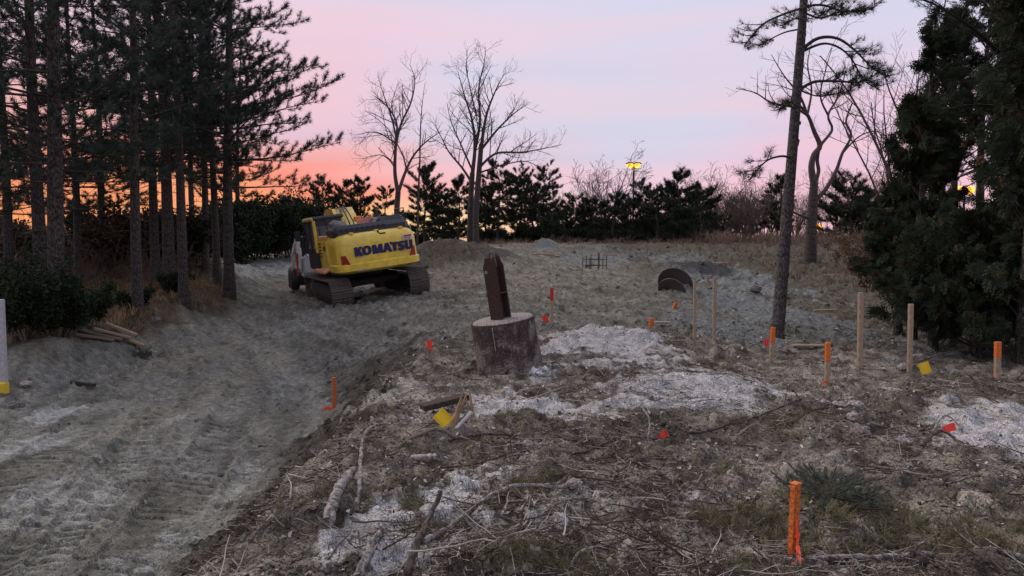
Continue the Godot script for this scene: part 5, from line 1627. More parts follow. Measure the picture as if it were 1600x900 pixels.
	# the crooked bare tree
	special_tree("crooked_tree", Vector3(12.301, 0.487, -31.000), "gnarled bare tree with looping crooked limbs behind the lone pine", "",
		[[[Vector3(12.301, 0.487, -31.000), Vector3(12.335, 2.238, -31.000), Vector3(12.366, 3.156, -31.000), Vector3(12.400, 3.940, -31.000)], 0.27, 0.16]],
		[[[Vector3(12.401, 3.861, -31.000), Vector3(12.280, 4.539, -31.000), Vector3(12.373, 5.059, -31.000), Vector3(12.600, 5.423, -31.000), Vector3(12.350, 6.019, -31.000), Vector3(11.995, 6.632, -30.800), Vector3(11.467, 7.107, -30.600)], 0.15, 0.05, 0.75],
		[[Vector3(12.428, 3.861, -31.000), Vector3(12.613, 4.392, -31.100), Vector3(12.549, 4.862, -31.100), Vector3(12.626, 5.423, -31.000), Vector3(13.165, 6.101, -31.200), Vector3(12.992, 6.699, -31.200), Vector3(13.479, 7.516, -31.400), Vector3(13.856, 8.603, -31.600)], 0.085, 0.02, 0.6],
		[[Vector3(12.418, 3.156, -31.000), Vector3(12.880, 3.652, -31.000), Vector3(13.281, 4.383, -31.000), Vector3(13.525, 5.111, -31.000), Vector3(13.872, 5.838, -31.000), Vector3(13.647, 6.407, -31.000), Vector3(13.888, 7.181, -31.000)], 0.1, 0.03, 0.65],
		[[Vector3(11.995, 6.632, -30.800), Vector3(11.269, 6.868, -30.400), Vector3(10.232, 6.997, -30.000), Vector3(9.529, 7.331, -29.800), Vector3(8.715, 7.463, -29.600)], 0.06, 0.012, 0.2],
		[[Vector3(11.996, 6.581, -30.800), Vector3(11.590, 7.362, -30.600), Vector3(10.857, 8.130, -30.400), Vector3(10.261, 8.909, -30.200)], 0.06, 0.012, 0.15],
		[[Vector3(11.994, 6.683, -30.800), Vector3(12.205, 7.696, -31.000), Vector3(12.024, 8.723, -31.000), Vector3(12.208, 9.746, -31.000)], 0.05, 0.012, 0.15],
		[[Vector3(12.992, 6.699, -31.200), Vector3(12.576, 7.439, -31.000), Vector3(12.760, 8.467, -31.000), Vector3(12.997, 9.363, -31.000)], 0.045, 0.012, 0.15],
		[[Vector3(13.525, 5.111, -31.000), Vector3(14.045, 5.732, -30.800), Vector3(14.592, 5.960, -30.600), Vector3(15.015, 5.753, -30.400)], 0.04, 0.01, 0.2],
		[[Vector3(12.330, 2.448, -31.000), Vector3(11.776, 2.598, -30.800), Vector3(11.227, 2.797, -30.600)], 0.07, 0.03, 0.6]], 35,
		{"gap": [0.34, 0.22, 0.18], "length": [1.25, 0.6, 0.3], "wild": 0.24, "up": 0.25, "thick": [0.03, 0.015, 0.009], "thin": 0.005})
	# the lone slanting pine
	rng.seed = 51
	var lone := thing("lone_pine", on_ground(Vector3(3.979, 0.001, -11.199)), "lone slanting pine with a bare grey trunk beside the orange topped stakes", "tree")
	var ts := Shape.new()
	var tl := limb(ts, local([Vector3(3.979, 0.001, -11.199), Vector3(4.050, 0.581, -11.300), Vector3(4.099, 1.449, -11.300), Vector3(4.170, 2.595, -11.300), Vector3(4.245, 3.914, -11.300), Vector3(4.305, 5.030, -11.300), Vector3(4.337, 6.042, -11.300), Vector3(4.345, 7.313, -11.300), Vector3(4.332, 8.656, -11.300)], lone), 0.098, 0.03, 14)
	ts.tube(PackedVector3Array([tl[0] - Vector3.UP * 0.3, tl[0] + Vector3.UP * 0.02, tl[0] + Vector3.UP * 0.25]), PackedFloat32Array([0.15, 0.115, 0.094]), 14)
	for k in 26:
		var u := rnd(0.05, 0.7)
		ts.ball(on_line(tl, u) + Vector3(rng.randfn(), 0, rng.randfn()).normalized() * 0.085 * (1.0 - u * 0.5), Vector3(0.025, 0.035, 0.025), 0.4, k, 1)
	put("trunk", ts.done(), mats["grey_bark"], lone)
	var s := Shape.new()
	var buf := PackedFloat32Array()
	var tone := Color(0.034, 0.046, 0.034)
	for q in [
		[[Vector3(4.186, 2.709, -11.300), Vector3(3.961, 2.724, -11.100), Vector3(3.722, 2.657, -11.000), Vector3(3.534, 2.500, -10.900), Vector3(3.386, 2.345, -10.800)], 0.02, 0.45, 0.3],
		[[Vector3(4.283, 4.306, -11.300), Vector3(4.486, 4.447, -11.200), Vector3(4.725, 4.420, -11.100), Vector3(4.935, 4.231, -11.000), Vector3(5.144, 3.962, -10.900), Vector3(5.310, 3.805, -10.800)], 0.028, 0.55, 0.34],
		[[Vector3(4.265, 4.269, -11.300), Vector3(4.723, 4.452, -11.500), Vector3(5.153, 4.340, -11.700), Vector3(5.456, 3.974, -11.800), Vector3(5.708, 3.828, -11.800)], 0.022, 0.5, 0.34],
		[[Vector3(4.250, 3.708, -11.300), Vector3(4.445, 3.818, -11.200), Vector3(4.716, 3.785, -11.000), Vector3(4.994, 3.755, -10.900), Vector3(5.217, 3.877, -10.800)], 0.026, 0.35, 0.3],
		[[Vector3(4.249, 3.746, -11.300), Vector3(4.471, 3.710, -11.500), Vector3(4.776, 3.710, -11.700), Vector3(5.262, 3.808, -11.800)], 0.016, 0.5, 0.25],
		[[Vector3(4.307, 4.919, -11.300), Vector3(3.945, 4.767, -11.100), Vector3(3.636, 4.611, -11.000), Vector3(3.451, 4.439, -10.900), Vector3(3.287, 4.233, -10.800)], 0.02, 0.6, 0.22],
		[[Vector3(4.286, 4.613, -11.300), Vector3(4.086, 4.594, -11.400), Vector3(3.912, 4.527, -11.500), Vector3(3.722, 4.414, -11.500)], 0.014, 0.75, 0.2],
		[[Vector3(4.316, 4.938, -11.300), Vector3(4.540, 4.925, -11.200), Vector3(4.826, 4.803, -11.100), Vector3(5.012, 4.791, -11.000), Vector3(5.186, 4.809, -11.000)], 0.02, 0.2, 0.36],
		[[Vector3(4.318, 4.845, -11.300), Vector3(4.658, 4.859, -11.600), Vector3(4.977, 4.986, -11.900), Vector3(5.363, 5.066, -12.100)], 0.018, 0.15, 0.36],
		[[Vector3(4.311, 4.752, -11.300), Vector3(4.049, 4.665, -11.000), Vector3(3.780, 4.489, -10.700)], 0.014, 0.3, 0.3],
		[[Vector3(4.236, 3.492, -11.300), Vector3(4.075, 3.502, -11.100), Vector3(3.946, 3.484, -11.000)], 0.012, 0.7, 0.25],
		[[Vector3(4.218, 3.445, -11.300), Vector3(4.003, 3.438, -11.000), Vector3(3.777, 3.339, -10.800)], 0.012, 0.6, 0.3]]:
		var l := limb(s, local(q[0], lone), q[1], 0.007, 6)
		pine_branch(s, buf, l, q[1], tone, 0.075, 0.85, q[2], q[3])
	for k in 46:
		var u := rnd(0.62, 1.0)
		var a := rnd(0, TAU)
		var b := wander(on_line(tl, u), Vector3(cos(a), 0.25, sin(a)), 1.9 * (1.15 - u) * 2.2 * rnd(0.5, 1.0) + 0.2, 6, 0.12, Vector3.UP * 0.25)
		pine_branch(s, buf, b, 0.018, tone, 0.2, 0.8, 0.3, 0.35)
	put("branches", s.done(), mats["twig"], lone).set_meta("kind", "stuff")
	scatter("needles", needle_tuft(6, 30, 0.15, 0.006, 0.1, 1.1), mats["needle"], buf, lone)
	# the cedar thicket
	for q in [[Vector3(5.794, 0.000, -10.800), 3.5, 0.55, 61, "cedar at the open edge of the thicket behind the tall lath with the yellow flag", 95, 0.6], [Vector3(6.480, 0.000, -11.600), 5.0, 0.42, 62, "loose tall cedar in the middle of the thicket beside the glowing lamp", 85, 0.6],
		[Vector3(5.967, 0.000, -9.600), 1.85, 0.75, 63, "low cedar in front of the thicket behind the orange topped stake", 180, 0.3], [Vector3(6.040, 0.000, -8.800), 6.6, 0.5, 64, "tallest cedar of the thicket running out of the top of the view", 210, 0.25], [Vector3(6.876, 0.000, -9.500), 6.4, 0.8, 65, "tall dense cedar at the outer end of the thicket", 330, 0.3],
		[Vector3(6.006, 0.000, -11.600), 2.3, 0.5, 66, "thin young cedar at the open edge of the thicket by the tall laths", 70, 0.8], [Vector3(8.151, 0.000, -12.400), 5.8, 0.5, 67, "tall loose cedar behind the thicket with sky between its sprays", 75, 0.8], [Vector3(8.228, 0.000, -13.200), 6.4, 0.8, 70, "tall high crowned cedar filling the top of the thicket above the glowing lamp", 80, 2.9], [Vector3(7.991, 0.000, -13.600), 5.6, 0.6, 71, "slim high crowned cedar beside the fine twigs of the bare trees", 60, 3.0], [Vector3(5.637, 0.000, -10.000), 1.7, 0.6, 68, "squat cedar bush directly behind the tilted yellow flag", 110, 0.25], [Vector3(6.995, 0.000, -10.600), 2.0, 0.8, 69, "wide low cedar filling the dark corner of the thicket", 150, 0.3]]:
		var o := thing("cedar_tree", on_ground(q[0]), q[4], "tree", "cedars of the thicket")
		cedar(o, q[3], q[1], q[2], q[5], 40, spray, q[6], 0.08 if q[1] < 5.0 else 0.1)
	var over := thing("overhanging_limb", on_ground(Vector3(7.260, 0.000, -10.500)), "pine with one long dark limb slanting across the sky above the cedars", "tree")
	var os := Shape.new()
	var ob := PackedFloat32Array()
	var oo := Shape.new()
	var ot := limb(oo, local([Vector3(7.260, 0.000, -10.500), Vector3(7.124, 2.161, -10.500), Vector3(7.000, 3.913, -10.500), Vector3(6.926, 5.291, -10.500), Vector3(6.841, 6.982, -10.500)], over), 0.13, 0.06, 10)
	put("trunk", oo.done(), mats["bark"], over)
	rng.seed = 71
	for q in [[[Vector3(7.000, 3.913, -10.500), Vector3(6.502, 4.011, -10.200), Vector3(5.968, 4.221, -9.900), Vector3(5.417, 4.374, -9.600), Vector3(4.814, 4.488, -9.300)], 0.04, 0.3], [[Vector3(7.042, 3.304, -10.500), Vector3(6.530, 3.285, -10.200), Vector3(6.064, 3.266, -10.000), Vector3(5.615, 3.180, -9.800)], 0.018, 0.55], [[Vector3(6.986, 4.260, -10.500), Vector3(6.867, 4.606, -10.800), Vector3(6.613, 5.025, -11.000), Vector3(6.259, 5.273, -11.200)], 0.025, 0.3], [[Vector3(7.007, 3.740, -10.500), Vector3(6.987, 3.850, -10.800), Vector3(6.840, 3.867, -11.000), Vector3(6.673, 3.797, -11.100)], 0.015, 0.4], [[Vector3(6.963, 4.605, -10.500), Vector3(6.604, 4.682, -10.200), Vector3(6.221, 4.700, -10.000), Vector3(5.731, 4.555, -9.800)], 0.02, 0.3]]:
		var l := limb(os, local(q[0], over), q[1], 0.008, 6)
		pine_branch(os, ob, l, q[1], tone, 0.17, 0.7, q[2], 0.3)
	put("branches", os.done(), mats["twig"], over).set_meta("kind", "stuff")
	scatter("needles", needle_tuft(6, 30, 0.15, 0.006, 0.1, 1.1), mats["needle"], ob, over)
	# shrubs
	var green := Color(0.022, 0.034, 0.02)
	var rust := Color(0.065, 0.045, 0.035)
	for q in [[Vector3(-9.010, -0.347, -13.600), 1.35, 0.8, 81, "dark evergreen shrub behind the white post", green, 10, 16], [Vector3(-8.767, -0.395, -14.400), 1.0, 0.8, 82, "dark leafy shrub at the foot of the twin pines", green, 12, 16], [Vector3(-8.927, -0.297, -15.600), 0.75, 0.6, 83, "low leafy shrub beside the pile of boards", Color(0.03, 0.045, 0.026), 12, 14], [Vector3(-9.471, -0.375, -13.400), 1.6, 1.0, 84, "tall dark shrub at the outer edge beyond the white post", green, 10, 16],
		[Vector3(-10.116, -0.377, -19.800), 0.6, 0.4, 85, "small leafy bush at the foot of the slender pine", green, 8, 8], [Vector3(-10.611, -0.246, -23.600), 0.75, 0.4, 86, "small bush at the foot of the stout pine", green, 8, 8]]:
		var o := thing("shrub", on_ground(q[0]), q[4], "shrub", "evergreen shrubs under the pines")
		shrub(o, q[3], q[1], q[2], q[7], q[6], leaves, q[5])
	for q in [[Vector3(-13.965, 0.540, -41.000), 3.0, 1.8, 91, "dark hedge shrub nearest the outermost pine"], [Vector3(-13.304, 0.589, -42.000), 2.7, 1.8, 92, "dark hedge shrub in the middle of the hedge end"], [Vector3(-12.742, 0.634, -43.000), 3.1, 1.8, 93, "dark hedge shrub next to the white loader"], [Vector3(-12.338, 0.711, -45.000), 2.6, 1.8, 94, "dark hedge shrub behind the excavator cab"], [Vector3(-13.590, 0.360, -38.000), 2.4, 1.5, 95, "dark hedge shrub at the turn of the track"], [Vector3(-15.327, 0.550, -40.000), 2.8, 1.8, 96, "dark shrub seen between the last two pine trunks"]]:
		var o := thing("hedge_shrub", on_ground(q[0]), q[4], "shrub", "dark shrubs at the bend of the track")
		shrub(o, q[3], q[1], q[2], 16, 9, big_leaves, green)
	var behind := ["outermost pine", "distant pine in the gap", "crooked foot pine", "stout middle pine", "slender pine", "deep stand pine", "twin pines", "outer edge pine"]
	for k in 8:
		rng.seed = 400 + k
		var o := thing("brown_shrub", on_ground(Vector3(-13.5 - 2.0 * k + rnd(-0.6, 0.6), 0, -31.0 - rnd(0, 5) + 0.3 * k)), "tangled reddish brown shrub in the row behind the " + behind[k], "shrub", "brown shrubs behind the pine trunks")
		shrub(o, 420 + k, rnd(1.9, 2.8), 1.6, 14, 5, big_leaves, rust if k % 3 else Color(0.03, 0.035, 0.025), "dry_stem")
	for q in [[Vector3(13.922, 0.427, -30.000), 1.5, 1.4, 97, "straw coloured bush below the bushy pine by the crooked tree"], [Vector3(11.751, 0.125, -24.000), 1.3, 1.2, 98, "dry bush at the edge of the cedar thicket on the slope"], [Vector3(7.655, 0.000, -14.500), 1.5, 0.9, 99, "dry reddish bush under the cedars beside the tall laths"]]:
		var o := thing("dry_bush", on_ground(q[0]), q[4], "shrub", "dry bushes by the cedars")
		shrub(o, q[3], q[1], q[2], 14, 5, leaves, Color(0.12, 0.085, 0.05), "dry_stem")
	# undergrowth joining the far trees
	var spots := [[868, 2.6, "gravel cone"], [893, 2.4, "gravel cone edge"], [920, 2.7, "rebar cage"], [950, 2.9, "foot of the lamp"], [978, 2.6, "lamp pole"], [1012, 2.9, "feathery pine"], [1042, 3.0, "auger"], [1075, 2.8, "asphalt heap"], [1104, 2.4, "asphalt heap end"], [495, 2.2, "excavator cab"], [525, 2.0, "excavator boom"], [680, 1.9, "forked bare tree"], [765, 1.9, "twin trunk bare tree"], [800, 2.0, "timber by the cones"], [840, 2.3, "small gravel cone"]]
	for k in spots.size():
		var d := 61.0 + (k % 4) * 1.3
		var at := Vector3((spots[k][0] - 800.0) / 1172.0 * d, 0, -d)
		var foot := ground(at.x, at.z)
		var o := thing("dark_bush", on_ground(at), "low dark evergreen bush in the far tree line behind the " + spots[k][2], "shrub", "dark bushes between the crest pines")
		shrub(o, 500 + k, maxf(1.2, 1.0 - foot + spots[k][1] * 0.75), 2.0, 14, 5, big_leaves, Color(0.03, 0.04, 0.028))
	var bare_spots := [[1130, 4.2, "next to the last dense conifer"], [1158, 4.8, "two steps past the last dense conifer"], [1185, 4.4, "just before the lone pine trunk"], [1240, 4.6, "just past the lone pine trunk"], [1298, 4.4, "between crooked tree and bushy pine"], [1358, 4.6, "against the cedar thicket edge"], [1112, 4.0, "over the end of the asphalt heap"]]
	for k in bare_spots.size():
		var d := 57.0 + (k % 3) * 2.0
		var at := Vector3((bare_spots[k][0] - 800.0) / 1172.0 * d, 0, -d)
		var o := thing("leafless_thicket", on_ground(at), "leafless many stemmed thicket on the crest " + bare_spots[k][2], "shrub", "leafless thickets on the crest")
		shrub(o, 530 + k, bare_spots[k][1] - ground(at.x, at.z) * 0.5, 2.2, 26, 0, leaves, rust, "dry_stem")
	# lamps
	street_lamp(Vector3(11.587, -0.002, -72.000), Vector3(11.516, 8.867, -72.000).y + 0.1, 0.34, 2, "tall lit lamp with twin orange heads above the crest conifers")
	street_lamp(Vector3(36.479, -2.558, -90.000), Vector3(36.433, 3.356, -90.000).y + 0.1, 0.0, 1, "low lit orange lamp beside the crooked bare tree", 1.9)
	street_lamp(Vector3(34.769, 1.323, -58.000), Vector3(34.623, 5.522, -58.000).y + 0.1, 0.35, 2, "lit orange lamp glowing through the cedar thicket", 1.3)
	street_lamp(Vector3(44.143, -3.045, -96.000), Vector3(44.040, 5.190, -96.000).y + 0.1, 0.0, 1, "faint lit lamp behind the bushy pine", 1.3)

func site() -> void:
	excavator()
	loader()
	concrete_weight()
	auger()
	rebar_cage()
	# stakes
	var near := stake(Vector3(1.257, 0.000, -3.284), 0.345, 0.036, 0.6, Vector2(-0.015, 0.02), "orange_brown", 0.97, "nearest wooden stake painted orange with a hanging orange ribbon")
	solid("fresh_edge", mats["orange_paint"], near, [[Vector3(0, 0.343, 0), Vector3(0.044, 0.008, 0.036), 0.002], [Vector3(-0.021, 0.19, 0.0), Vector3(0.003, 0.29, 0.026), 0.001]])
	ribbon("tape", mats["orange_tape"], near, [Vector3(-0.008, 0.185, 0.0185), Vector3(-0.012, 0.15, 0.021), Vector3(-0.002, 0.112, 0.02)], 0.018, Vector3.RIGHT)
	ribbon("tape", mats["orange_tape"], near, [Vector3(-0.02, 0.112, 0.019), Vector3(0.0, 0.108, 0.026), Vector3(0.019, 0.114, 0.019)], 0.016, Vector3.UP)
	ribbon("tape", mats["orange_tape"], near, [Vector3(-0.003, 0.105, 0.024), Vector3(-0.012, 0.075, 0.03), Vector3(-0.022, 0.045, 0.038), Vector3(-0.034, 0.02, 0.048), Vector3(-0.055, 0.012, 0.055), Vector3(-0.08, 0.014, 0.05)], 0.026, Vector3(0.95, 0.1, -0.25).normalized())
	ribbon("tape", mats["orange_tape"], near, [Vector3(-0.015, 0.07, 0.032), Vector3(-0.035, 0.03, 0.06), Vector3(-0.06, 0.008, 0.075), Vector3(-0.1, 0.006, 0.07)], 0.02, Vector3(0.7, 0.3, 0.4).normalized())
	var s2 := stake(Vector3(3.237, 0.005, -7.640), 0.46, 0.045, 0.15, Vector2(0.0, 0.0), "orange_paint", 0.42, "orange topped stake with a scrap of orange tape at its foot")
	ribbon("tape", mats["orange_tape"], s2, [Vector3(-0.09, 0.02, 0.05), Vector3(-0.06, 0.075, 0.05), Vector3(-0.03, 0.05, 0.05), Vector3(-0.015, 0.01, 0.055)], 0.03, Vector3(0.8, 0.5, 0.2).normalized())
	var s3 := stake(Vector3(5.144, 0.000, -7.883), 0.4, 0.055, 0.1, Vector2(0.02, 0), "orange_paint", 0.42, "orange topped stake in front of the cedar thicket")
	ribbon("tape", mats["orange_tape"], s3, [Vector3(-0.25, 0.02, 0.0), Vector3(-0.18, 0.03, 0.01), Vector3(-0.09, 0.015, 0.02), Vector3(-0.02, 0.03, 0.03)], 0.02, Vector3(0.1, 0.6, 0.7).normalized())
	stake(Vector3(3.277, 0.004, -9.417), 0.39, 0.05, 0.3, Vector2(-0.04, 0), "orange_paint", 0.5, "orange topped stake at the foot of the lone slanting pine")
	stake(Vector3(2.303, 0.005, -12.321), 0.26, 0.07, 0.2, Vector2(0.02, 0), "orange_paint", 0.8, "short orange stake behind the far lime heap")
	stake(Vector3(3.451, 0.000, -15.998), 0.17, 0.07, 0.5, Vector2(-0.35, 0), "orange_paint", 0.7, "tiny leaning orange stake on the auger mound")
	var s4 := stake(Vector3(-2.422, -0.838, -10.095), 0.46, 0.05, 0.4, Vector2(-0.02, 0), "orange_brown", 0.98, "thin dull orange stake on the bank edge with orange tape")
	ribbon("tape", mats["orange_tape"], s4, [Vector3(-0.17, 0.0, 0.03), Vector3(-0.13, 0.055, 0.03), Vector3(-0.08, 0.05, 0.03), Vector3(-0.03, 0.02, 0.03)], 0.05, Vector3(0.3, 0.9, 0.2).normalized())
	stake(Vector3(0.671, 0.002, -12.625), 0.62, 0.05, 0.2, Vector2(0, 0), "red_paint", 0.35, "grey stake with a dark red top beside the concrete weight")
	for q in [[Vector3(2.530, 0.067, -10.343), 0.82, 0.035, "tall bare lath nearer the auger, first of the close pair"], [Vector3(2.788, 0.040, -10.277), 0.88, 0.045, "tall bare lath of the close pair, next to the gravel"], [Vector3(4.044, 0.000, -8.659), 0.88, 0.055, "tallest pale lath standing before the cedar thicket"], [Vector3(4.509, 0.000, -8.440), 0.8, 0.05, "pale lath next to the yellow flag at the thicket"]]:
		stake(q[0], q[1], q[2], 0.2, Vector2(0.01 if q[1] < 1.0 else 0.02, 0), "orange_paint", 0.0, q[3], "tall_lath", "tall unpainted laths")
	var stub := stake(Vector3(0.940, 0.009, -6.946), 0.09, 0.06, 0.3, Vector2(0.03, 0), "orange_paint", 0.0, "short white stub of a stake in the near lime heap", "stake_stub", "")
	stub.get_node("post").material_override = mats["pale_concrete"]
	# flags
	pin_flag(Vector3(-0.504, 0.058, -5.303), 0.085, Vector2(0.1, 0.11), "yellow_cloth", 0.1, 0.75, "yellow square flag beside the splintered wood and white pipe")
	pin_flag(Vector3(4.623, 0.000, -8.356), 0.1, Vector2(0.11, 0.13), "yellow_cloth", -0.2, 0.35, "yellow flag tilted beside the pale lath at the thicket")
	pin_flag(Vector3(-1.077, -0.006, -9.642), 0.16, Vector2(0.07, 0.13), "red_cloth", 0.2, 0.1, "small red flag on the track side of the concrete weight")
	pin_flag(Vector3(0.561, 0.001, -12.826), 0.1, Vector2(0.1, 0.14), "red_cloth", 0.3, 0.3, "small orange red flag at the foot of the red topped stake")
	pin_flag(Vector3(3.310, 0.006, -9.729), 0.12, Vector2(0.06, 0.1), "red_cloth", 0.3, 0.2, "small red flag hidden beside the lone pine stake")
	pin_flag(Vector3(1.122, 0.000, -5.542), 0.03, Vector2(0.08, 0.05), "red_cloth", 0.4, 0.6, "crumpled red flag fallen among twigs in the middle of the terrace")
	pin_flag(Vector3(3.263, 0.003, -5.549), 0.035, Vector2(0.1, 0.06), "red_cloth", 0.1, 0.3, "faded red flag fallen at the edge of the pale patch")
	# white post at the edge
	var post := thing("white_post", on_ground(Vector3(-7.803, -0.857, -11.360)), "weathered white post with a yellow base at the verge", "post")
	solid("post_body", mats["post_paint"], post, [[Vector3(0, 0.77, 0), Vector3(0.17, 1.3, 0.08), 0.012]])
	solid("yellow_base", mats["plastic_yellow"], post, [[Vector3(-0.02, 0.06, 0.02), Vector3(0.22, 0.2, 0.16), 0.02]])
	# boards
	for q in [[Vector3(-8.369, -0.424, -15.196), 0.8, 0.25, 0.08, "old_wood", "grey sawn board at the back of the heap under the slender pine"], [Vector3(-8.201, -0.492, -15.318), 0.7, 0.5, 0.1, "fresh_wood", "pale board slanting most steeply across the heap on the verge"], [Vector3(-8.171, -0.503, -15.615), 0.65, 0.1, 0.17, "fresh_wood", "topmost short pale board of the heap on the verge"], [Vector3(-8.047, -0.569, -15.500), 0.8, 0.28, 0.06, "fresh_wood", "pale board reaching furthest onto the track from the heap"], [Vector3(-8.353, -0.456, -14.931), 0.7, 0.7, 0.04, "old_wood", "grey board lying lowest at the back end of the heap"]]:
		plank("plank", q[0], Vector3(q[1], 0.05, 0.12), q[2], 0.05, q[4], q[5], "boards heaped on the verge", q[3] * 0.6)
	plank("plank", Vector3(1.318, 0.776, -34.366), Vector3(1.3, 0.1, 0.2), -0.12, 0.0, "fresh_wood", "orange tinted timber lying beside the small gravel cones")
	plank("plank", Vector3(1.792, 0.727, -33.900), Vector3(0.7, 0.09, 0.2), 0.3, 0.05, "old_wood", "grey offcut beside the timber at the gravel cones")
	plank("plank", Vector3(4.056, 0.001, -10.180), Vector3(0.5, 0.025, 0.09), 0.22, 0.0, "lath", "pale board lying behind the orange topped stake with tape")
	plank("plank", Vector3(6.648, 0.000, -15.848), Vector3(0.5, 0.04, 0.07), -0.15, 0.0, "lath", "thin pale board on the brown slope behind the laths")
	plank("plank", Vector3(11.319, 0.244, -26.674), Vector3(0.55, 0.05, 0.1), -0.35, 0.0, "lath", "small pale board high on the brown slope", "", 0.03)
	plank("plank", Vector3(4.082, 0.001, -10.909), Vector3(0.3, 0.03, 0.06), -0.4, 0.0, "lath", "short pale board at the foot of the lone pine")
	plank("plank", Vector3(9.093, 0.568, -32.307), Vector3(0.6, 0.06, 0.14), 0.1, 0.0, "salmon", "orange board lying beside the dark asphalt heap")
	plank("plank", Vector3(-6.980, -0.911, -12.093), Vector3(0.42, 0.05, 0.07), -0.1, 0.02, "dark_wood", "dark plank lying at the near verge of the track", "", 0.01)
	plank("plank", Vector3(-0.579, 0.000, -4.843), Vector3(0.17, 0.03, 0.05), 0.15, 0.04, "limestone", "white offcut board beside the old log on the terrace", "", 0.02)
	plank("plank", Vector3(2.666, 0.000, -13.234), Vector3(0.3, 0.03, 0.12), 0.1, 0.0, "limestone", "white slab at the edge of the far lime heap", "", 0.03)
	# splintered wood beside the yellow flag
	plank("bark_slab", Vector3(-0.584, 0.006, -6.446), Vector3(0.42, 0.05, 0.13), 0.45, 0.12, "dark_wood", "dark rotten bark slab leaning above the yellow flag", "", 0.05)
	for q in [[Vector3(-0.437, 0.077, -5.376), Vector3(0.03, 0.23, 0.05), -0.35, "pale splintered stump between the yellow flag and the white pipe"], [Vector3(-0.302, 0.000, -5.918), Vector3(0.028, 0.22, 0.045), 0.18, "upright splintered stump just past the white pipe"]]:
		var o := thing("splintered_stump", on_ground(q[0]), q[3], "stump", "splintered stumps by the yellow flag")
		o.rotation.z = q[2]
		var s := Shape.new()
		var rings := []
		rng.seed = int(q[0].x * 100.0)
		for l in 5:
			var r := PackedVector3Array()
			for k in 9:
				var a := -TAU * k / 9.0
				r.append(Vector3(cos(a) * q[1].x * (1.3 - 0.2 * l) * rnd(0.8, 1.2), -0.03 + l * 0.2 * q[1].y * (1.0 if l < 4 else rnd(0.75, 1.3)), sin(a) * q[1].z * 0.7 * (1.2 - 0.15 * l)))
			rings.append(r)
		s.loft(rings)
		put("splintered_wood", s.done(), mats["fresh_wood"], o)
		for k in 4:
			var sp := Shape.new()
			var a := rnd(0, TAU)
			sp.tube(PackedVector3Array([Vector3(cos(a) * q[1].x * 0.5, q[1].y * 0.6, sin(a) * q[1].z * 0.4), Vector3(cos(a) * q[1].x * 0.9, q[1].y * rnd(1.0, 1.35), sin(a) * q[1].z * 0.7)]), PackedFloat32Array([0.012, 0.002]), 4)
			put("splinter", sp.done(), mats["fresh_wood"], o)
	var pipe := thing("white_pipe", on_ground(Vector3(-0.407, 0.070, -5.346)), "short white plastic pipe leaning between splintered stumps", "pipe")
	var ps := Shape.new()
	ps.lathe([Vector2(0.011, 0.0), Vector2(0.0135, 0.0), Vector2(0.0135, 0.17), Vector2(0.011, 0.17), Vector2(0.011, 0.0)], 16, Transform3D(Basis(Vector3.BACK, -0.75), Vector3.ZERO))
	ps.smooth(40)
	put("tube", ps.done(), mats["white"], pipe)
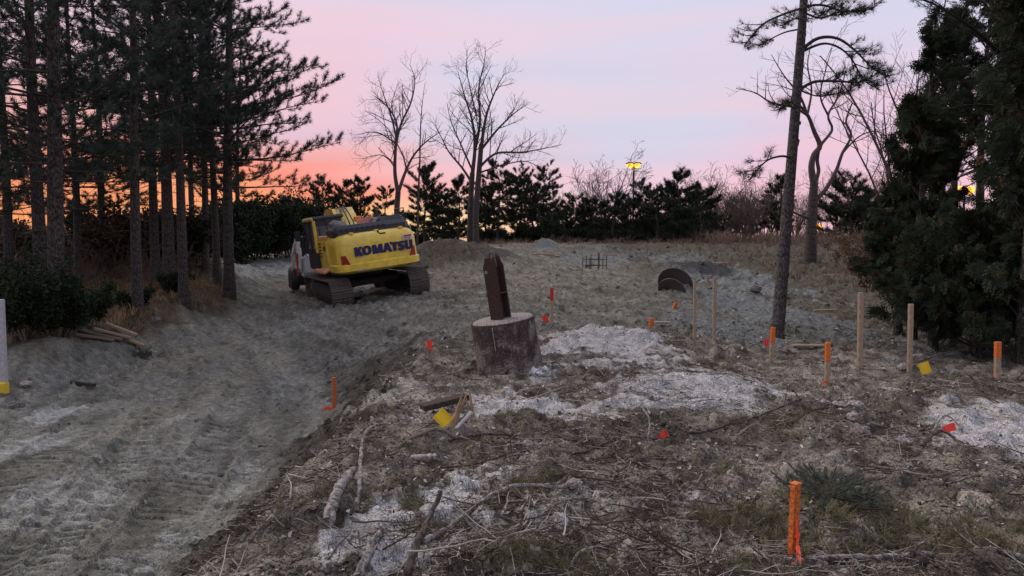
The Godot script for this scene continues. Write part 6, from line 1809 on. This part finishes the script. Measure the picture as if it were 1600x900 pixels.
	# stones
	for q in [[Vector3(2.826, 0.028, -6.688), Vector3(0.05, 0.04, 0.04), "limestone", "pale stone at the near end of the stone cluster"], [Vector3(2.932, 0.033, -6.720), Vector3(0.045, 0.035, 0.04), "grey_stone", "grey stone in the middle of the stone cluster"], [Vector3(3.067, 0.045, -6.662), Vector3(0.07, 0.03, 0.045), "limestone", "flat pale stone at the back of the stone cluster"], [Vector3(2.942, 0.039, -6.373), Vector3(0.085, 0.04, 0.05), "limestone", "widest flat stone of the stone cluster"], [Vector3(2.822, 0.030, -6.388), Vector3(0.06, 0.025, 0.04), "limestone", "low white stone at the front of the stone cluster"],
		[Vector3(2.640, 0.061, -5.733), Vector3(0.048, 0.045, 0.045), "limestone", "round pale stone standing alone below the stone cluster"], [Vector3(2.603, 0.015, -5.523), Vector3(0.095, 0.055, 0.06), "grey_stone", "big grey boulder stone lowest below the stone cluster"], [Vector3(0.121, 0.005, -5.177), Vector3(0.04, 0.06, 0.04), "limestone", "upright wedge stone beside a flat stone on the terrace"], [Vector3(0.235, 0.005, -5.227), Vector3(0.06, 0.03, 0.045), "grey_stone", "flat grey stone beside the upright wedge stone"], [Vector3(1.199, 0.005, -8.498), Vector3(0.075, 0.035, 0.05), "limestone", "white stone between the two lime heaps"],
		[Vector3(1.778, 0.035, -9.319), Vector3(0.13, 0.04, 0.07), "limestone", "broad white stone at the foot of the far lime heap"], [Vector3(4.497, 0.000, -8.570), Vector3(0.095, 0.055, 0.06), "limestone", "white block at the foot of the pale lath"], [Vector3(3.688, 0.002, -9.757), Vector3(0.16, 0.06, 0.09), "grey_stone", "grey rubble stone at the foot of the lone pine"], [Vector3(4.033, 0.000, -9.386), Vector3(0.09, 0.04, 0.06), "limestone", "pale stone right behind the taped orange stake"], [Vector3(3.181, 0.006, -7.631), Vector3(0.05, 0.05, 0.04), "limestone", "small white stone against the taped orange stake"], [Vector3(-0.617, 0.000, -7.460), Vector3(0.05, 0.03, 0.04), "limestone", "small pale stone below the concrete weight"],
		[Vector3(-0.999, 0.000, -6.817), Vector3(0.04, 0.03, 0.035), "limestone", "small pale stone on the bank edge near the dull orange stake"], [Vector3(-1.149, -0.010, -5.330), Vector3(0.035, 0.05, 0.03), "limestone", "upright pale stone beside the curved grey branch"], [Vector3(0.344, 0.006, -4.119), Vector3(0.045, 0.03, 0.035), "limestone", "pale stone touching the long pale limb"], [Vector3(6.243, 0.006, -19.207), Vector3(0.14, 0.1, 0.12), "grey_stone", "dark rock beside the gravel strip"], [Vector3(6.746, 0.198, -25.732), Vector3(0.16, 0.14, 0.14), "grey_stone", "lump of rock between the auger and asphalt heap"],
		[Vector3(3.802, 0.002, -7.418), Vector3(0.13, 0.02, 0.05), "limestone", "flat white slab stone on the dark soil before the thicket"], [Vector3(-3.503, -0.949, -9.653), Vector3(0.06, 0.03, 0.05), "limestone", "white stone lying on the rutted track"], [Vector3(-7.730, -0.815, -11.809), Vector3(0.16, 0.05, 0.08), "limestone", "white rubble beside the yellow base of the post"], [Vector3(-7.291, -0.939, -10.920), Vector3(0.1, 0.06, 0.08), "grey_stone", "grey rubble at the near verge below the post"], [Vector3(-9.212, -0.582, -19.302), Vector3(0.14, 0.08, 0.1), "grey_stone", "grey stone at the foot of the slender pine"],
		[Vector3(5.945, 0.071, -22.438), Vector3(0.1, 0.06, 0.08), "grey_stone", "small rock behind the tall lath pair"], [Vector3(0.089, 0.004, -5.148), Vector3(0.02, 0.02, 0.02), "grey_stone", "tiny stone next to the upright wedge stone"], [Vector3(4.419, 0.000, -8.073), Vector3(0.07, 0.02, 0.04), "limestone", "thin white stone under the tilted yellow flag"]]:
		rock(q[0], q[1], int(absf(q[0].x) * 917.0) % 9999, q[2], q[3], q[0].x * 3.0)
	# fallen branches
	var g := "fallen branches on the terrace"
	stick("fallen_log", "thick pale log slanting down the bank edge", "log", "", [Vector3(-0.905, 0.000, -3.605), Vector3(-0.938, 0.000, -3.994), Vector3(-0.979, 0.000, -4.548)], [0.02, 0.05, 0.03], 0.03, 0.024, "pale_log", 1, 1, 0.12)
	stick("fallen_branch", "curved grey branch bending over beside the thick pale log", "branch", g, [Vector3(-0.828, 0.000, -3.917), Vector3(-0.894, 0.000, -4.344), Vector3(-0.994, 0.000, -4.900), Vector3(-1.047, 0.018, -5.456), Vector3(-0.999, 0.000, -5.961)], [0.0, 0.06, 0.08, 0.05, 0.01], 0.014, 0.01, "pale_log", 2, 3, 0.14)
	stick("fallen_branch", "dark broken limb rising steeply from the forked branch", "branch", g, [Vector3(-0.462, 0.007, -3.147), Vector3(-0.422, 0.020, -3.334), Vector3(-0.397, 0.006, -3.560), Vector3(-0.350, 0.002, -3.649)], [0.0, 0.05, 0.1, 0.19], 0.017, 0.012, "brown_log", 3, 0)
	stick("fallen_branch", "long pale limb of the forked branch arching across the terrace", "branch", g, [Vector3(-0.407, 0.021, -3.331), Vector3(-0.313, 0.005, -3.592), Vector3(-0.200, 0.000, -3.834), Vector3(0.000, 0.000, -4.012), Vector3(0.285, 0.005, -4.101), Vector3(0.648, 0.012, -4.262)], [0.04, 0.03, 0.03, 0.03, 0.03, 0.04], 0.016, 0.008, "pale_log", 4, 6, 0.22)
	stick("fallen_branch", "half buried whitish log end at the lower edge of the lime patch", "branch", g, [Vector3(-0.667, 0.002, -3.176), Vector3(-0.632, 0.004, -3.413), Vector3(-0.596, 0.001, -3.636)], [0.0, 0.02, 0.0], 0.02, 0.015, "pale_log", 5, 0)
	stick("fallen_branch", "twiggy grey branch under the long pale limb", "branch", g, [Vector3(0.128, 0.002, -3.681), Vector3(0.252, 0.000, -3.861), Vector3(0.383, 0.001, -4.002)], [0.01, 0.02, 0.02], 0.009, 0.005, "pale_log", 6, 4, 0.14)
	stick("fallen_branch", "forked grey twig nearest the lower edge of the terrace", "branch", g, [Vector3(0.244, 0.022, -3.164), Vector3(0.322, 0.031, -3.295), Vector3(0.441, 0.017, -3.369), Vector3(0.623, 0.001, -3.571)], [0.01, 0.02, 0.02, 0.03], 0.009, 0.005, "pale_log", 7, 5, 0.1)
	stick("fallen_branch", "long grey log lying behind the nearest orange stake foot", "branch", g, [Vector3(1.203, 0.000, -3.238), Vector3(1.447, 0.000, -3.245), Vector3(1.655, 0.000, -3.264), Vector3(1.911, 0.000, -3.303)], [0.005, 0.01, 0.01, 0.01], 0.012, 0.014, "pale_log", 8, 2, 0.1)
	stick("fallen_branch", "pale log end at the lower corner beyond the nearest stake", "branch", g, [Vector3(2.068, 0.000, -3.324), Vector3(2.164, 0.000, -3.258), Vector3(2.360, 0.000, -3.213)], [0.01, 0.01, 0.0], 0.015, 0.015, "pale_log", 9, 0)
	stick("fallen_branch", "short white birch piece lying in the litter", "branch", g, [Vector3(2.124, 0.017, -3.729), Vector3(2.045, 0.005, -3.531)], [0.02, 0.01], 0.018, 0.015, "pale_log", 10, 0)
	stick("fallen_branch", "arched grey branch below the stone cluster", "branch", g, [Vector3(2.188, 0.011, -5.875), Vector3(2.448, 0.016, -6.137), Vector3(2.699, 0.022, -6.253), Vector3(2.802, 0.046, -6.032)], [0.0, 0.04, 0.05, 0.02], 0.013, 0.008, "brown_log", 11, 3, 0.2)
	stick("fallen_branch", "long dark pole lying between lime heap and stone cluster", "branch", g, [Vector3(1.198, 0.000, -5.542), Vector3(1.516, 0.000, -5.656), Vector3(1.969, 0.001, -6.000), Vector3(2.468, 0.010, -6.426)], [0.01, 0.03, 0.02, 0.01], 0.012, 0.009, "brown_log", 12, 4, 0.2)
	stick("fallen_branch", "curved grey stick beyond the white birch piece", "branch", g, [Vector3(2.242, 0.018, -4.054), Vector3(2.436, 0.005, -4.090), Vector3(2.648, 0.000, -4.263)], [0.0, 0.02, 0.03], 0.011, 0.007, "brown_log", 13, 2, 0.1)
	stick("fallen_branch", "thin grey stick at the outer side of the terrace", "branch", g, [Vector3(2.600, 0.000, -4.437), Vector3(2.842, 0.000, -4.486), Vector3(3.106, 0.000, -4.638)], [0.0, 0.02, 0.02], 0.009, 0.006, "pale_log", 14, 3, 0.12)
	stick("fallen_branch", "straight brown stick lying past the white pipe", "branch", g, [Vector3(-0.449, 0.023, -5.193), Vector3(-0.205, 0.037, -5.276), Vector3(0.037, 0.029, -5.397)], [0.02, 0.03, 0.02], 0.011, 0.008, "brown_log", 15, 2, 0.12)
	stick("fallen_branch", "dark bent stick among the twigs below the lime heap tail", "branch", g, [Vector3(0.284, 0.001, -4.970), Vector3(0.480, 0.000, -5.034), Vector3(0.726, 0.000, -5.310)], [0.01, 0.01, 0.03], 0.011, 0.007, "brown_log", 16, 2, 0.15)
	stick("fallen_branch", "pale broken root at the tail of the lime heap", "branch", g, [Vector3(0.554, 0.000, -6.115), Vector3(0.637, 0.000, -5.898), Vector3(0.686, 0.000, -5.754)], [0.03, 0.03, 0.0], 0.014, 0.01, "pale_log", 17, 2, 0.1)
	stick("fallen_branch", "rotten pale log half sunk below the splintered stumps", "branch", g, [Vector3(-0.798, 0.006, -5.123), Vector3(-0.681, 0.032, -5.244), Vector3(-0.503, 0.053, -5.287), Vector3(-0.387, 0.042, -5.258)], [-0.01, 0.0, 0.0, -0.01], 0.016, 0.012, "old_wood", 18, 2, 0.12)
	stick("fallen_branch", "thin twig sticking up from the bank beside the thick pale log", "branch", g, [Vector3(-0.871, 0.000, -3.974), Vector3(-0.978, 0.000, -4.264), Vector3(-1.151, -0.021, -4.419)], [0.0, 0.08, 0.12], 0.006, 0.003, "pale_log", 19, 3, 0.12)
	stick("fallen_branch", "dark bowed stick at the edge of the pale patch", "branch", g, [Vector3(2.869, 0.000, -5.177), Vector3(3.136, 0.001, -5.410), Vector3(3.180, 0.000, -5.210)], [0.0, 0.05, 0.01], 0.013, 0.009, "brown_log", 20, 1, 0.12)
	stick("fallen_branch", "grey bowed stick over the faded red flag", "branch", g, [Vector3(3.126, 0.004, -5.509), Vector3(3.372, 0.010, -5.755), Vector3(3.387, 0.002, -5.516)], [0.0, 0.07, 0.01], 0.007, 0.005, "pale_log", 21, 1, 0.12)
	stick("fallen_branch", "tangle of thin twigs above the long pale limb", "branch", g, [Vector3(-0.450, 0.001, -4.716), Vector3(-0.244, 0.006, -4.699), Vector3(-0.042, 0.002, -4.893), Vector3(0.087, 0.001, -5.002)], [0.02, 0.04, 0.04, 0.03], 0.008, 0.004, "brown_log", 22, 9, 0.25)
	stick("fallen_branch", "thin upright twig by the concrete weight foot", "branch", g, [Vector3(0.468, 0.004, -8.773), Vector3(0.522, 0.001, -8.433), Vector3(0.580, 0.002, -8.222)], [0.0, 0.05, 0.0], 0.009, 0.005, "brown_log", 23, 2, 0.14)
	stick("fallen_branch", "long thin pole leaning through the bushes by the yellow flag at the thicket", "branch", g, [Vector3(4.475, 0.000, -8.614), Vector3(4.856, 0.000, -8.796), Vector3(5.235, 0.000, -8.889)], [0.02, 0.1, 0.2], 0.008, 0.006, "brown_log", 24, 3, 0.2)
	stick("fallen_branch", "thin root loop among twigs near the crumpled red flag", "branch", g, [Vector3(1.063, 0.000, -6.004), Vector3(1.058, 0.000, -5.695), Vector3(0.962, 0.000, -5.243), Vector3(0.954, 0.000, -5.051)], [0.06, 0.06, 0.03, 0.0], 0.009, 0.006, "pale_log", 25, 3, 0.15)
	stick("fallen_branch", "thin bent twig lying in the leaf litter beside the long pale limb end", "branch", g, [Vector3(0.536, 0.000, -3.974), Vector3(0.651, 0.000, -3.935), Vector3(0.713, 0.000, -3.861)], [0.01, 0.02, 0.01], 0.009, 0.006, "pale_log", 26, 2, 0.1)
	# torn conifer boughs lying on the ground
	for q in [[Vector3(1.692, 0.065, -3.892), 0.24, 61, "torn green conifer bough lying behind the nearest orange stake", 0.55], [Vector3(-7.599, -0.776, -15.361), 0.55, 62, "torn dark green bough dropped on the edge of the track", 1.0]]:
		var o := thing("torn_bough", on_ground(q[0]), q[3], "bough")
		rng.seed = q[2]
		var s := Shape.new()
		var buf := PackedFloat32Array()
		for k in 15:
			var a := rnd(0, TAU)
			var l := wander(Vector3(rng.randfn() * 0.1, 0.02, rng.randfn() * 0.06) * q[4], Vector3(cos(a), 0.03, sin(a) * 0.8), q[1] * rnd(0.45, 0.9), 5, 0.12, Vector3.DOWN * 0.2)
			pine_branch(s, buf, l, 0.006, Color(0.1, 0.14, 0.11), 0.03, 0.18 * q[4] + 0.05, 0.1, 0.3)
		put("stems", s.done(), mats["twig"], o)
		scatter("needles", needle_tuft(9, 30, 0.15, 0.006, 0.1, 1.1), mats["needle"], buf, o)
